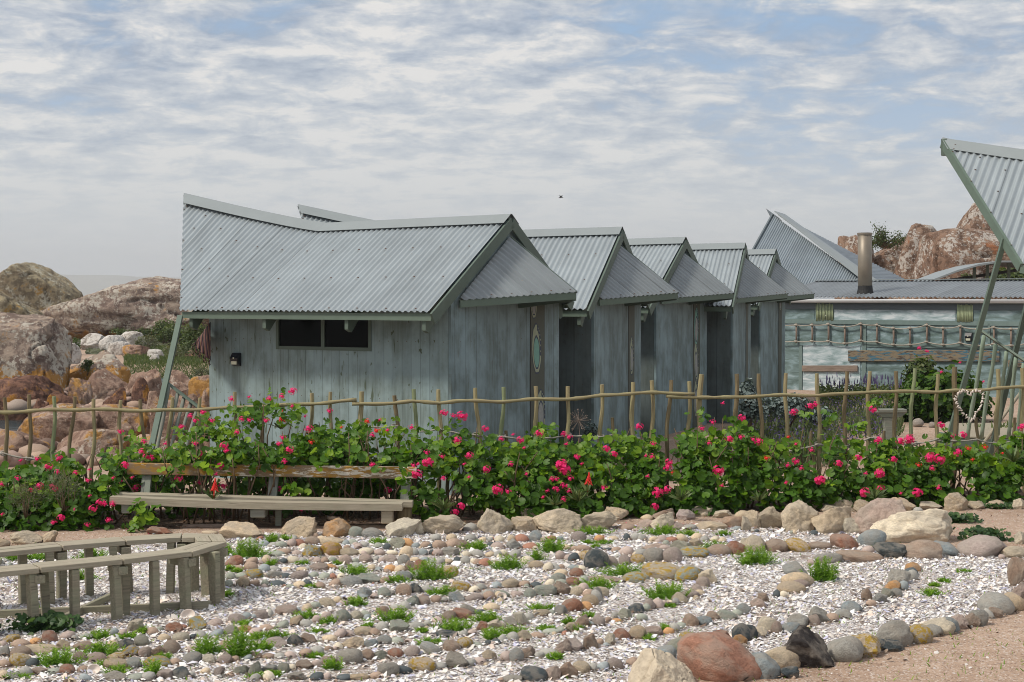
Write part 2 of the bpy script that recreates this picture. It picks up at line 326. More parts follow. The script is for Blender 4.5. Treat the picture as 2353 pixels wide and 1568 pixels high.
m,N=mat('soil'); v=N.n('ShaderNodeNewGeometry').outputs['Position']; n=N.noise(v,14,8,.7); col=N.ramp(n,[(.35,(.035,.022,.015)),(.5,(.12,.075,.05)),(.65,(.28,.20,.15))]); N.l(col,N.b.inputs['Base Color']); N.b.inputs['Roughness'].default_value=1; N.l(N.bump(n,1,.03),N.b.inputs['Normal']); M['soil']=m
# crushed shell
m,N=mat('crushed_shell'); v=N.n('ShaderNodeNewGeometry').outputs['Position']
vd=N.n('ShaderNodeVectorMath',operation='ADD'); N.l(v,vd.inputs[0]); N.l(N.mix(1.0,N.noise(v,30,2,out=1),(.03,.03,.03),'MULTIPLY'),vd.inputs[1]); v2=N.mapping(vd.outputs[0],(1,1.5,1))
c1=N.n('ShaderNodeSeparateColor'); N.l(N.vor(v2,46,out='Color'),c1.inputs[0]); d1=N.vor(v2,46,out='Distance')
col=N.ramp(c1.outputs[0],[(0.,(.78,.71,.65)),(.3,(.88,.84,.81)),(.52,(.70,.57,.50)),(.60,(.80,.77,.79)),(.80,(.52,.50,.60)),(.84,(.86,.84,.83)),(.96,(.28,.21,.16))],'CONSTANT')
col=N.mix(N.ramp(d1,[(.42,0.),(.62,.85)]),col,(.16,.12,.095)); pm=N.noise(v,1.1,6,.65); col=N.mix(N.ramp(pm,[(.56,0.),(.66,.8)]),col,(.33,.25,.20))
N.l(col,N.b.inputs['Base Color']); N.b.inputs['Roughness'].default_value=.75; N.l(N.bump(N.math('ADD',c1.outputs[1],N.math('MULTIPLY',d1,-1.0)),.9,.012),N.b.inputs['Normal']); M['shell']=m
# water
m,N=mat('sea'); v=N.n('ShaderNodeNewGeometry').outputs['Position']; N.b.inputs['Base Color'].default_value=(.05,.075,.085,1); N.b.inputs['Roughness'].default_value=.12
N.l(N.bump(N.noise(v,3.2,5,.6),.6,.08),N.b.inputs['Normal']); M['sea']=m
M['hill']=plain('far_hill',(.30,.30,.27),.95,0,.3,.01)
# leaves
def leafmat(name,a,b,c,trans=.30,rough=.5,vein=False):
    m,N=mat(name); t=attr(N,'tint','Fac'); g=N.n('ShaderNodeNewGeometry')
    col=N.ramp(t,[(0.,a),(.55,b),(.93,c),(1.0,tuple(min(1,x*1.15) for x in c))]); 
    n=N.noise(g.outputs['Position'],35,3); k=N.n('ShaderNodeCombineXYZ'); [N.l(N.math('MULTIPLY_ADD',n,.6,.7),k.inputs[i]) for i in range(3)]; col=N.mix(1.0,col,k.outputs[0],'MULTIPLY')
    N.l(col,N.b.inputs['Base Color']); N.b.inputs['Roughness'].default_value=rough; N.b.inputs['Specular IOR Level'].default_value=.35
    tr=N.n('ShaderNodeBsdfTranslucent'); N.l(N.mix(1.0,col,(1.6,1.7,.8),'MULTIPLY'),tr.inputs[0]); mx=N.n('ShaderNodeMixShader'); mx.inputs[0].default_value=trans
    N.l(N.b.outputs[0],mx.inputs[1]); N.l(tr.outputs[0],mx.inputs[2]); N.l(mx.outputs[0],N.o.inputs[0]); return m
M['geranium']=leafmat('geranium_leaf',(.019,.058,.003),(.060,.150,.005),(.20,.32,.010))
M['feather']=leafmat('feathery_leaf',(.07,.17,.014),(.15,.29,.022),(.27,.40,.035))
M['scrub']=leafmat('scrub_leaf',(.035,.06,.018),(.075,.11,.03),(.14,.16,.06))
M['scrub_grey']=leafmat('grey_scrub_leaf',(.08,.09,.05),(.14,.15,.09),(.20,.20,.12))
M['silver']=leafmat('silver_leaf',(.07,.10,.095),(.13,.17,.165),(.22,.27,.26),.1)
M['aloe']=leafmat('aloe_leaf',(.05,.085,.025),(.10,.15,.045),(.17,.21,.08),.1)
M['mallow']=leafmat('mallow_leaf',(.02,.055,.018),(.045,.10,.03),(.08,.14,.04))
M['lavender_leaf']=leafmat('lavender_leaf',(.05,.075,.035),(.09,.125,.055),(.13,.16,.08))
M['litter']=leafmat('dry_leaf',(.07,.035,.02),(.14,.075,.04),(.22,.14,.08),.05)
def petal(name,c,tr=.35):
    m,N=mat(name); n=N.noise(N.n('ShaderNodeTexCoord').outputs['Object'],40,3); col=N.mix(n,tuple(x*.75 for x in c),tuple(min(1,x*1.15+.01) for x in c)); N.l(col,N.b.inputs['Base Color']); N.b.inputs['Roughness'].default_value=.6
    t=N.n('ShaderNodeBsdfTranslucent'); N.l(col,t.inputs[0]); mx=N.n('ShaderNodeMixShader'); mx.inputs[0].default_value=tr; N.l(N.b.outputs[0],mx.inputs[1]); N.l(t.outputs[0],mx.inputs[2]); N.l(mx.outputs[0],N.o.inputs[0]); return m
M['pink']=petal('pink_petal',(1.0,.022,.22)); M['red']=petal('scarlet_petal',(.92,.05,.035)); M['purple']=petal('lavender_petal',(.10,.075,.19),.15)
M['stem']=plain('woody_stem',(.13,.085,.05),.9,0,.3,20)
M['bark']=M['stem']
random.seed(7); rng=np.random.default_rng(11)
# ================= SETTING =================
def interp(x,tab):
    if x<=tab[0][0]: return tab[0][1]
    for (a,b),(c,d) in zip(tab,tab[1:]):
        if x<=c: return b+(d-b)*(x-a)/(c-a)
    return tab[-1][1]
def ss(a,b,x): t=min(1,max(0,(x-a)/(b-a))); return t*t*(3-2*t)
def gh(x,y):
    inlet=ss(-8.0,-10.5,x)*ss(26,29,y)*(1-ss(52,60,y))
    back=ss(110,135,y)*(1-ss(10,40,x)); side=ss(-45,-70,x)
    return -1.2*max(inlet,back,side)+ (.10*noise.noise(Vector((x*.2,y*.2,0))) if y>48 else 0)*ss(48,55,y)
xs=[-200,-140,-100]+[-80+4*i for i in range(12)]+[-30+1*i for i in range(44)]+[16+6*i for i in range(12)]+[120,200]
ys=[-8,0,6,12,18,22,24]+[25+1*i for i in range(42)]+[70+5*i for i in range(18)]+[200,260]
b=MB(); vs_=[(x,y,gh(x,y)) for y in ys for x in xs]; nx=len(xs)
b.add(vs_,[(j*nx+i,j*nx+i+1,(j+1)*nx+i+1,(j+1)*nx+i) for j in range(len(ys)-1) for i in range(nx-1)])
g=b.build('ground',M['sand'],smooth=True); tag(g,'pink sandy ground of the garden and shore','ground',kind='structure')
b=MB(); b.add([(-6000,-200,-.35),(6000,-200,-.35),(6000,9000,-.35),(-6000,9000,-.35)],[(0,1,2,3)])
tag(b.build('sea',M['sea']),'grey rippled sea water beyond the shore boulders','sea',kind='structure')
# far shore
b=MB(); n=70; top=[];
for i in range(n):
    x=-2600+i*52; h=(58+9*noise.noise(Vector((x*.0021,1,0)))+4*noise.noise(Vector((x*.009,3,0))))*ss(1000,500,x); top.append((x,3900,h-9*ss(-1400,-600,x)))
vsx=[(x,3700,-2) for x,_,_ in top]+top+[(x,4300,-2) for x,_,_ in top]
b.add(vsx,[(r*n+i,r*n+i+1,(r+1)*n+i+1,(r+1)*n+i) for r in range(2) for i in range(n-1)])
tag(b.build('hills',M['hill'],smooth=True),'low hazy hills across the bay','hills',kind='structure')
# crushed-shell bed of the stone labyrinth
bedpx=[(-260,1276),(60,1262),(200,1250),(520,1228),(700,1224),(900,1224),(1150,1216),(1500,1207),(1850,1202),(1950,1215),(2000,1243),(2100,1264),(2353,1278),(2560,1284),(2560,1330),(2353,1366),(2310,1396),(2200,1436),(2100,1466),(2000,1494),(1900,1514),(1800,1526),(1700,1541),(1550,1566),(1400,1640),(-300,1640)]
b=MB(); vv=[G(x,y,.006) for x,y in bedpx]; b.add(vv,[tuple(range(len(vv)))])
tag(b.build('shell_path',M['shell']),'white crushed shell path bed between the stone rows','path',kind='structure')
# dark soil strip under the geraniums
YF=[(-200,18.7),(0,18.8),(1040,19.3),(2353,21.0),(2600,21.3)]
def yf(x): return interp(x,YF)
b=MB(); pts=[];
for i in range(33):
    x=-200+i*84; a=P(x,1000,yf(x)-1.25); c=P(x,1000,yf(x)+.3); wob=.08*math.sin(i*1.7); pts.append(((a.x,a.y+wob,.003),(c.x,c.y,.003)))
b.add([p[0] for p in pts]+[p[1] for p in pts],[(i,i+1,i+34,i+33) for i in range(32)])
tag(b.build('soil_bed',M['soil']),'dark soil and leaf litter under the hedge','soil',kind='structure')
def inpoly(X,Y,poly):
    c=np.zeros(len(X),bool); n=len(poly)
    for i in range(n):
        x1,y1=poly[i];x2,y2=poly[(i+1)%n]
        if y1==y2: continue
        m=((y1>Y)!=(y2>Y)); xi=(x2-x1)*(Y-y1)/(y2-y1)+x1; c^=m&(X<xi)
    return c
def chips(name,Xw,Yw,size,mat,cols,probs,zoff=.008,lift=.012):
    n=len(Xw); k=5; ang=rng.uniform(0,6.283,n); s=size*rng.lognormal(0,.38,n)
    tilt=rng.normal(0,.45,(n,2)); V=np.zeros((n,k+1,3)); 
    for j in range(k):
        t=ang+6.283*j/k; r=s*rng.uniform(.55,1.05,n); V[:,j,0]=r*np.cos(t); V[:,j,1]=r*np.sin(t)*.75
        V[:,j,2]=V[:,j,0]*tilt[:,0]+V[:,j,1]*tilt[:,1]
    V[:,k,2]=s*rng.uniform(.05,.32,n)
    V[:,:,0]+=Xw[:,None];V[:,:,1]+=Yw[:,None];V[:,:,2]+=(zoff+rng.uniform(0,lift,n)+s*.12)[:,None]
    base=(np.arange(n)*(k+1))[:,None]; Fc=np.concatenate([np.stack([base[:,0]+j,base[:,0]+(j+1)%k,base[:,0]+k],1) for j in range(k)])
    ci=rng.choice(len(cols),n,p=probs); c=np.array(cols)[ci]*rng.uniform(.82,1.05,(n,1)); 
    return npmesh(name,V.reshape(-1,3),Fc,mat,colors=np.repeat(c,k+1,axis=0))
poly=[tuple(G(x,y)[:2]) for x,y in bedpx]
N_=110000; X=rng.uniform(-6,7.5,N_); Y=rng.uniform(10,18.3,N_); m=inpoly(X,Y,poly); X,Y=X[m],Y[m]
keep=np.array([noise.noise(Vector((x*1.1,y*1.1,4)))<.22 or random.random()<.25 for x,y in zip(X,Y)]); X,Y=X[keep],Y[keep]
cols=[(.86,.83,.79),(.80,.73,.66),(.82,.67,.57),(.78,.77,.83),(.52,.51,.66),(.30,.24,.20),(.90,.89,.88)]
o=chips('shell_fragments',X,Y,.0155,M['chip'],cols,[.27,.17,.09,.15,.08,.04,.20]); tag(o,'white and lilac broken shells strewn between the stone rows','shells',kind='stuff')
N_=9000; X=rng.uniform(-7,8,N_); Y=rng.uniform(10,21,N_); m=~inpoly(X,Y,poly); X,Y=X[m],Y[m]
o=chips('sand_grit',X,Y,.009,M['chip'],[(.62,.55,.50),(.30,.2,.15),(.70,.66,.62),(.42,.28,.22)],[.4,.2,.2,.2],.001,.003); tag(o,'coarse grit and shell bits on the pink sand','grit',kind='stuff')
# ================= STONES =================
def rock_mesh(seed,kind,sub=4):
    rs=random.Random(seed); bm=bmesh.new(); bmesh.ops.create_icosphere(bm,subdivisions=sub,radius=1)
    off=Vector((rs.uniform(0,99),rs.uniform(0,99),rs.uniform(0,99))); planes=[]
    npl={'round':0,'mid':5,'angular':14}[kind]
    for _ in range(npl):
        d=Vector((rs.gauss(0,1),rs.gauss(0,1),rs.gauss(0,.8))).normalized(); planes.append((d,rs.uniform(.50,.76) if kind=='angular' else rs.uniform(.72,.92)))
    for v in bm.verts:
        p=v.co.copy(); r=1+(.20 if kind!='round' else .20)*noise.noise(p*1.1+off)
        p=p*r
        for d,t in planes:
            e=p.dot(d)-t
            if e>0: p-=d*e*.96
        a={'round':.012,'mid':.06,'angular':.075}[kind]
        p+=v.co*(a*noise.noise(p*3.1+off)+a*.55*noise.noise(p*7+off)+ (a*.45*noise.noise(p*15+off) if kind!='round' else 0))
        v.co=p
    mnx=[min(v.co[i] for v in bm.verts) for i in range(3)]; mxx=[max(v.co[i] for v in bm.verts) for i in range(3)]
    for v in bm.verts:
        for i in range(3): v.co[i]=(v.co[i]-(mnx[i]+mxx[i])/2)/((mxx[i]-mnx[i])/2)
    for f in bm.faces: f.smooth=True
    me=bpy.data.meshes.new('stone'); bm.to_mesh(me); bm.free(); me.materials.append(M['stone']); return me
ROCK={k:[rock_mesh(100*i+hash_,k,{'round':3,'mid':4,'angular':5}[k]) for i in range(7)] for k,hash_ in (('round',1),('mid',2),('angular',3))}
PAL=dict(g=((.36,.345,.31),'grey'),p=((.45,.355,.31),'pinkish'),t=((.54,.43,.30),'tan'),l=((.64,.56,.43),'cream'),b=((.36,.26,.195),'brown'),r=((.34,.17,.115),'rust red'),
 d=((.08,.095,.10),'charcoal'),n=((.33,.345,.285),'greenish'),u=((.30,.33,.33),'blue grey'),o=((.56,.31,.14),'orange'),k=((.04,.036,.036),'black'))
STONES=[]
CR={'1':(459.6,1177.6,.2685),'2':(1091.5,1137.4,.2685),'3':(1723.3,1120.2,.2676),'4':(0,1367.2,.2441),'5':(574.4,1367.2,.2441),'6':(1148.9,1367.2,.2441),'c':(1551,1120.2,.3408),'p':(0,0,1)}
ROWS=[('front row at the bottom edge of the photo','''5:60,815;180,815;430,810,190,60,g;610,812,130,60,d;720,805;870,812,130,40,d;1020,808,190,50,t;1180,795,140,60,b;1300,775,190,120,g;1450,750,150,60,d;1610,735,240,110,tL;1770,715,130,50,g;1950,700,190,140,g;2070,680;2150,665,120,60,p;2250,625,150,80,t
6:50,630,110,80,p;150,635,130,120,g;250,600,170,80,b;380,600;460,570,150,50,g;590,560,160,110,p;705,545,150,120,p;850,520,140,130,b;945,480,80,60,b;1040,480,110,100,l;1150,430,170,100,r;1290,420,180,110,tm;1450,390,170,80,p;1590,370,100,60,o;1660,350,80,70,g;1700,320,110,60,n;1800,300,150,110,b;1930,290,140,80,u;2010,250,120,80,b;2060,240;2140,240,190,80,n;2240,200,120,60,n;2300,190,130,100,u
c:570,820,110,60,p;600,780,80,60,b;690,750,60,60,d;740,750,80,50,l;800,720,180,70,t;850,680,120,50,p;840,670,200,80,t;830,610,180,80,gm;800,570,110,60,g'''),
('second row from the front','''4:0,800;90,800,190,60,n;230,770,110,80,g;360,755,160,60,p;480,755,120,40,n;620,750,160,80,r;760,735,130,60,b;1080,705,240,80,t;1240,700,150,90,u;1460,690,250,80,nL;1640,665,90,50,b;1790,655,190,90,g;1960,650,130,80,l;2100,655,150,80,p;2200,640,110,60,b;2320,630
5:50,600,110,50,b;155,610,110,40,b;290,605,110,50,g;380,600,100,50,p;510,590,110,60,b;610,575,120,70,g;740,530,60,40,b;820,520,80,60,l;960,510,200,90,t;1130,500,140,70,u;1270,470,150,80,g;1390,470,110,60,n;1490,460,90,30,p;1850,405,200,60,d;1990,400,90,50,g;2100,385,110,60,p;2180,345,120,80,r;2300,330,150,70,l
6:0,320,90,70,p;100,300,120,80,g;200,290,120,120,l;285,240,90,60,g;390,210,160,60,t;480,200,90,60,n;570,195,120,90,gm;670,165,210,110,r;810,150,120,70,o;850,110,150,100,t;920,80,90,100,g'''),
('third row from the front','''4:500,830;655,830;800,825,130,60,u;1060,825,200,80,g;1250,820,160,50,n;1370,815,130,60,g;1540,805,180,80,p;1700,800,170,110,d;1810,790,60,60,g;1920,760,110,60,t;2060,775,120,80,p;2150,780,80,40,b;2250,760,140,80,n
5:40,760,120,110,n;170,740,180,60,g;310,740,110,90,n;395,720,70,60,l;510,710,150,80,b;630,690,100,70,p;730,670,150,80,p;930,660,230,130,g;1090,620,150,90,b;1220,615,130,80,n;1365,595,150,80,r;1520,585,150,90,p;1700,565,210,90,g;1890,540,150,90,b;2020,505,150,90,tL;2145,495,110,40,n;2245,480,90,50,d;2320,475,100,60,d
6:30,450,80,70,g;115,440,100,70,g;230,440,130,90,t;360,410,140,50,b;500,375,150,40,n;560,360,100,50,n;680,350,130,80,t;770,310,140,100,b;860,300,70,60,u;930,300,120,90,p;1020,270,70,60,b;1110,265,110,40,o;1090,230,100,70,g;1180,240,140,90,n;1350,250,100,60,n;1285,180,140,90,d;1380,160,70,60,n;1405,145,110,90,p;1490,130,100,80,p;1550,110,50,50,p;1580,100,50,45,t;1615,95,50,50,l;1665,100,60,60,g;1700,80,150,80,t;1810,30,120,60,t;1890,15,90,50,t
2:1830,890,180,60,p;1900,860,100,80,p;1960,800,110,90,p;1990,770,160,110,l;1930,740,120,90,d;1830,745,230,120,nL;1610,735,330,120,tLm;1380,760,220,90,nL'''),
('fourth row from the front','''4:80,470,170,80,tL;190,490,150,60,b;320,475,110,70,o;455,460,150,110,r;610,430,120,60,p;700,435,80,60,g;805,425,150,60,n;1080,390,90,60,u;1140,400,80,60,p;1265,370,170,120,l;1425,380,100,60,b;1510,350,80,50,n;1620,365,180,90,r;1720,330,60,40,r;1845,335,190,110,nL;2005,300,130,60,p;2215,280,150,90,p;2315,240,90,60,u
5:20,240,100,50,u;100,235,130,80,p;180,215,60,70,g;330,200,200,80,p;450,175,70,60,u;525,160,100,80,t;615,140,110,70,nL;720,120,150,80,t;815,95,90,70,t;880,105,100,60,p;960,70,90,60,p;1065,50,130,60,u;1165,30,80,40,b;1250,20,90,40,n
1:1400,745,130,80,u;1490,740,80,50,p;1575,735,120,80,n;1640,710,60,50,g;1740,715,130,90,b;1840,700,100,80,d;1945,690,120,60,g;2065,670,100,40,g;2140,670,70,30,r;2235,680,160,80,tL;2340,690
2:60,820,100,60,g;165,805,110,50,u;300,800,150,70,t;430,795,100,50,b;510,800,95,45,d;640,790,100,60,l;740,775,100,40,n;710,750,130,70,n;840,785,110,70,r;930,780,90,70,n;1120,755,290,45,p;1360,745'''),
('fifth row from the front','''4:40,585,100,100,g;170,590,190,90,b;370,570,330,80,t;590,530,120,80,t;770,525,180,70,b;905,510,100,60,p;1050,490,90,50,t;1170,510,140,80,d;1320,485,140,90,n;1550,445,110,60,t;1690,450,150,80,l;1800,425,80,40,d;1900,415,110,60,g;2020,410,120,50,u;2165,390,140,90,g;2310,360,160,60,o
5:50,370,140,60,p;155,340,120,50,b;290,325,140,60,nL;430,300,130,80,t;530,305,120,60,g;630,275,100,80,p;730,240,100,70,p;790,250,70,60,g;870,255,140,100,n;990,240,140,80,l;1090,225,110,80,n;1180,210,90,40,n;1245,205,130,90,b;1370,150,110,60,g;1450,150,90,70,g;1520,110,120,80,n;1630,100,120,80,p;1740,80,110,60,b;1830,75,80,50,g;1940,70,150,80,u;2105,65,170,60,p;2250,50,100,70,b;2340,40,70,60,t
2:20,897,130,50,p;120,890,100,60,g;230,890,130,60,n;360,880,130,50,p;470,890,100,80,n;605,870,190,90,n;740,865,170,90,b;870,870,100,80,l;915,840,80,70,p;970,880,100,60,b;1080,885,130,90,l;1040,900,90,100,g'''),
('sixth row from the front','''4:20,690,110,60,b;170,680,190,110,tL;310,680,110,70,d;740,640,130,90,b;900,640,180,80,p;1080,620,160,60,tL;1210,590,180,90,gL;1360,590,130,90,p;1480,585,130,80,b;1600,560,160,120,b;1800,545,100,50,p;2060,540,80,70,n;2150,520,140,60,b
5:230,500,210,80,p;415,485,140,90,d;550,460,140,70,b;730,450,150,60,t;835,415,130,60,p;925,395,100,50,p;1070,385,190,70,t;1180,385,90,70,b;1260,350,100,80,g;1405,360,180,110,n;1570,320,140,60,g;1670,300,90,60,g;1770,275,140,60,p;1870,250,140,80,b;2000,235,180,90,r;2050,190,150,80,g;2170,185,110,40,d;2270,155,130,60,t'''),
('middle row beside the round bench','''1:40,585,90,50,g;260,580,100,70,n;350,570,90,40,n;445,570,170,70,nL;545,560,70,40,l;640,565,130,60,g;740,565,90,40,d;845,580,140,70,p;950,570,120,50,nL;1060,580,90,50,n;1130,580,70,60,r;1200,580,80,60,l;1290,575,80,30,d;1450,615,200,70,n;1590,610,110,60,b;1740,595,130,80,u;1850,585,90,70,n;2120,565,170,90,tL
1:40,645,90,60,g;250,640,70,60,n;360,640,110,80,t;465,635,110,50,b;555,640,60,50,n;640,640,150,50,d;765,655,90,40,n;850,650,100,50,t;925,645,80,60,d;1010,655,100,50,b;1140,640,120,60,b;1280,640,190,80,g'''),
('row of thin stones across the middle','''1:285,465,150,80,r;425,455,120,50,b;500,448,60,35,p;570,440,70,60,tL;640,445,70,50,g;700,445,70,40,d;790,445,120,60,l;870,445,70,50,g;990,440,80,50,p;1060,440,60,50,b;1130,440,90,60,nL;1235,455,120,80,p;1330,440,70,50,n;1410,435,110,70,p;1500,430,80,50,g;1560,440,60,40,p;1625,440,130,70,p;1740,450,100,80,g;1840,435,100,50,tL;1915,435,90,50,u;1990,445,70,40,n;2060,450,80,50,g;2125,450,90,50,t;2195,445,70,60,d;2270,450,80,60,g;2340,450
2:35,540,100,50,g;120,540,80,40,t;190,540,80,60,g;255,530,70,50,l;340,545,110,60,g;440,600,100,60,l;530,635,130,60,t;615,660,70,70,l;690,655,100,60,g;740,650,70,60,b;735,555,90,60,p;800,560,80,40,p;860,570,90,70,d;945,560,140,70,tLm;1045,635,210,150,d;1165,615,120,80,p;1285,600,100,80,p;1395,590,120,70,tL;1540,580,180,110,g;1695,580,160,120,p;1885,545,240,90,nLm
3:40,565,190,130,l;240,560,220,100,b;430,560,220,100,tL;615,540,190,60,b;830,530,240,110,r'''),
('small row behind the middle row','''1:350,510,90,40,b;440,505,110,60,b;545,515,90,60,u;640,510,90,40,g;740,505,90,35,t;870,510,130,40,t;900,508,90,40,g;1005,505,150,60,p;1115,490,120,45,o;1215,495,90,40,g;1340,500,110,50,n;1460,505,90,45,tL;1540,510,70,40,u;1620,515,90,50,o;1700,515,90,50,tL;1785,505,110,80,b;1880,510,120,90,r;1990,530,110,70,g
2:20,610,80,50,b;100,610,110,60,r;185,600,80,40,p;740,690,110,50,tL;870,705,120,70,r;850,640,100,40,u;920,650,60,50,l'''),
('far row in front of the boulders','''1:590,375,110,40,g;700,370,150,50,b;835,370,100,45,p;960,385,170,90,nL;1110,375,180,110,oL;1265,375,150,60,t;1400,370,140,50,l;1525,372,100,45,p;1650,370,100,40,l;1765,375,100,70,t;1830,370,70,50,g;1910,370,100,60,u;1980,365,60,45,d;2040,375,80,50,p;2140,375,150,70,g;2280,385,80,50,l;2330,380,60,45,g
2:140,450,60,40,d;200,465,100,50,p;340,475,140,80,g;460,470,140,50,r;520,475,60,40,l;790,470,80,40,t;860,480,100,40,b;940,490,120,50,b;1060,480,60,25,d;1140,480,80,25,d;1215,495,110,50,b;1290,530,110,70,p;1400,535,130,50,g;1540,480,190,50,p;1640,480,100,40,p;1780,500,180,90,n;1910,450,140,60,t;2090,525,210,90,b;2235,520,170,110,r;2320,490,90,110,l'''),
('farthest row of small stones','''1:430,275,90,45,n;500,250,70,30,r;545,300,80,50,u;620,305,90,45,g;700,305,80,45,n;770,300,70,60,p;845,295,90,50,r;870,320,80,50,l;960,285,130,70,b;1110,285,220,60,t;1060,270,110,50,t;1240,290,70,50,u;1310,285,90,50,n;1260,320,60,40,b;1350,320,70,45,p;1400,310,70,45,g;1530,310,100,50,n;1600,325,80,60,d;1690,315,140,90,n;1765,305,110,70,o;1840,310,90,50,u;1930,310,110,60,b;1990,310,70,35,d;2055,315,110,60,b;2150,312,120,60,b;2235,315,130,70,b;2010,250,90,50,g;2140,255,80,60,t;2310,250,90,50,g
1:740,230,90,30,g;645,230,60,40,g;795,235,60,40,g;650,380,120,40,n
2:65,410,80,50,t;125,405,70,40,g;195,405,90,50,l;315,410,90,60,t;395,410,110,60,r;520,405,110,90,u;590,405,70,45,p;655,400,80,40,r;730,400,70,50,u;890,400,130,80,p;985,405,75,55,g;1030,400,40,45,d;1075,402,80,50,o;1180,395,110,40,t;1300,390,50,50,d;1370,390,70,50,g;1435,395,80,60,g;1530,405,90,50,t;1610,405,80,50,p;1680,410,110,45,r;1780,405,90,50,t;1895,390,90,50,t;1960,405,90,50,g;2050,410,70,40,l;2120,415,80,50,t;1410,320,120,30,p;2245,310,80,35,u'''),
('curving row at the right','''c:570,1020,150,60,l;480,1020,120,70,u;460,1040,120,110,d;630,985,130,100,l;690,990,70,80,p;785,985,140,60,u;840,945,140,80,g;940,935,80,70,p;995,915,160,80,g;1060,910,80,50,b;1145,890,110,60,g;1205,850,130,70,u;1330,810,90,50,b;1390,785,100,60,g;1300,770,70,80,b;1440,755,90,60,n;1495,745,80,60,g;1475,700,110,60,o;1540,700,70,60,u;1530,660,140,90,g;1600,630,70,60,g;1600,600,80,50,d;1615,575,100,60,o;1440,1060,10,10'''),
('outer edge row at the right','''6:2350,430,170,130,d;2265,480,140,90,o;2100,495,200,130,r;2015,490,130,60,l;1830,510,260,120,gL;1670,540,210,110,n;1560,620,210,110,u;1790,670,200,150,k;1400,600,170,70,p;1510,600,90,50,b;1250,670,110,70,b;1085,710,150,100,p;970,720,100,90,u;875,730,100,90,g;765,745,150,100,t;640,795,180,130,b;490,810,140,130,p;320,822,240,120,d;110,835,200,60,g
c:330,1310,570,260,r;600,1290,240,150,u;740,1230,280,130,t;780,1290,120,70,d;930,1225,340,210,k;1165,1180,250,140,g;1310,1150,240,130,tL;1395,1100,90,70,d;1490,1080,230,150,g;1480,1110,150,60,d;1665,1055,170,110,tL;1755,1010,140,70,g;1790,995,220,90,l;1870,985,110,100,u;1925,960,120,80,p;2005,940,130,80,b;2060,935,120,100,g;2110,890,60,70,g;2165,880,100,60,b;2190,860,220,130,g;2290,835,150,110,t;2330,750,140,80,p;2300,670,120,180,b;2330,660,60,50,r'''),
('line of stones below the cream boulder','''3:1060,505,240,130,u;690,655,220,80,g;960,650,400,80,b;545,680,100,50,p;1225,615,270,120,d;1500,625,310,150,b;1715,595,250,100,ut;2040,605,400,160,p;2290,610,190,90,t;1020,570,90,50,p;2165,620,60,40,p;550,415,80,40,d;385,405,40,35,t;190,385,60,20,u;65,390,40,25,d'''),
('back line of pale boulders','''1:350,240,320,125,tA;70,195,150,30,tA;830,220,340,155,tA;1160,220,240,135,oA;1330,215,115,85,n;1470,220,180,75,g;990,225,60,50,b;1745,215,300,145,lA;1880,190,90,80,lA;2070,195,380,145,tA;2300,165,120,60,g
2:170,338,280,200,lA;415,325,260,115,tA;700,335,390,185,tA;1055,305,350,135,tA;1290,302,140,40,b;1480,297,170,80,p;1610,305,200,135,lA;1700,300,170,60,p;1845,303,140,45,g;2030,303,260,65,t;2220,285,180,90,b;2330,315,90,120,lA
3:185,360,240,155,tA;440,385,350,235,tA;720,403,340,225,tA;890,405,150,135,lA;1150,425,470,280,pA;1440,485,620,265,lA;30,360,120,150,tA;2330,490,90,100,l'''),
('rear edging at the foot of the geraniums','''1:100,245,150,45,lA;1150,75,100,30,b;1900,105,160,60,b
2:480,235,210,100,tA;640,235,140,80,lA;1210,220,200,95,tA;860,200,150,60,tA;1470,215,90,40,t;1620,215,190,80,bA;1810,215,150,80,pA;1950,185,210,80,lA;2120,203,165,55,lA;2290,200,110,50,tA;330,215,90,40,u
3:590,195,150,60,tA;690,215,140,60,lA;830,210,230,90,tA;1000,215,175,85,tA;1330,215,220,110,tA;1455,220,95,48,g;1570,195,185,60,lA;1790,200,195,135,tA;1970,190,165,60,tA;2130,180,190,60,tA;2320,190,110,85,lA
4:0,-270,90,50,gA;170,-240,0,0;
p:52,1252,66,26,lA;110,1249,40,22,tA;0,1258,40,16,t;365,1229,52,14,r''')]
ORD='first second third fourth fifth sixth seventh eighth ninth tenth eleventh twelfth thirteenth fourteenth fifteenth sixteenth seventeenth eighteenth nineteenth twentieth'.split()
rs=random.Random(5)
items=[]
for rn,data in ROWS:
    for line in data.strip().split('\n'):
        cid,rest=line.split(':'); ox,oy,s=CR[cid]
        for t in rest.split(';'):
            if not t.strip(): continue
            q=t.split(','); x=ox+float(q[0])*s; y=oy+float(q[1])*s
            w_=float(q[2])*s if len(q)>2 else rs.uniform(75,115)*s; h_=float(q[3])*s if len(q)>3 else w_*rs.uniform(.45,.7)
            c_=q[4] if len(q)>4 else rs.choice('gptlbngu')
            if w_<6: continue
            items.append([rn,x,y,w_,h_,c_])
items.sort(key=lambda i:-i[3]*i[4])
BIG=items[:300]; SMALL=items[300:]
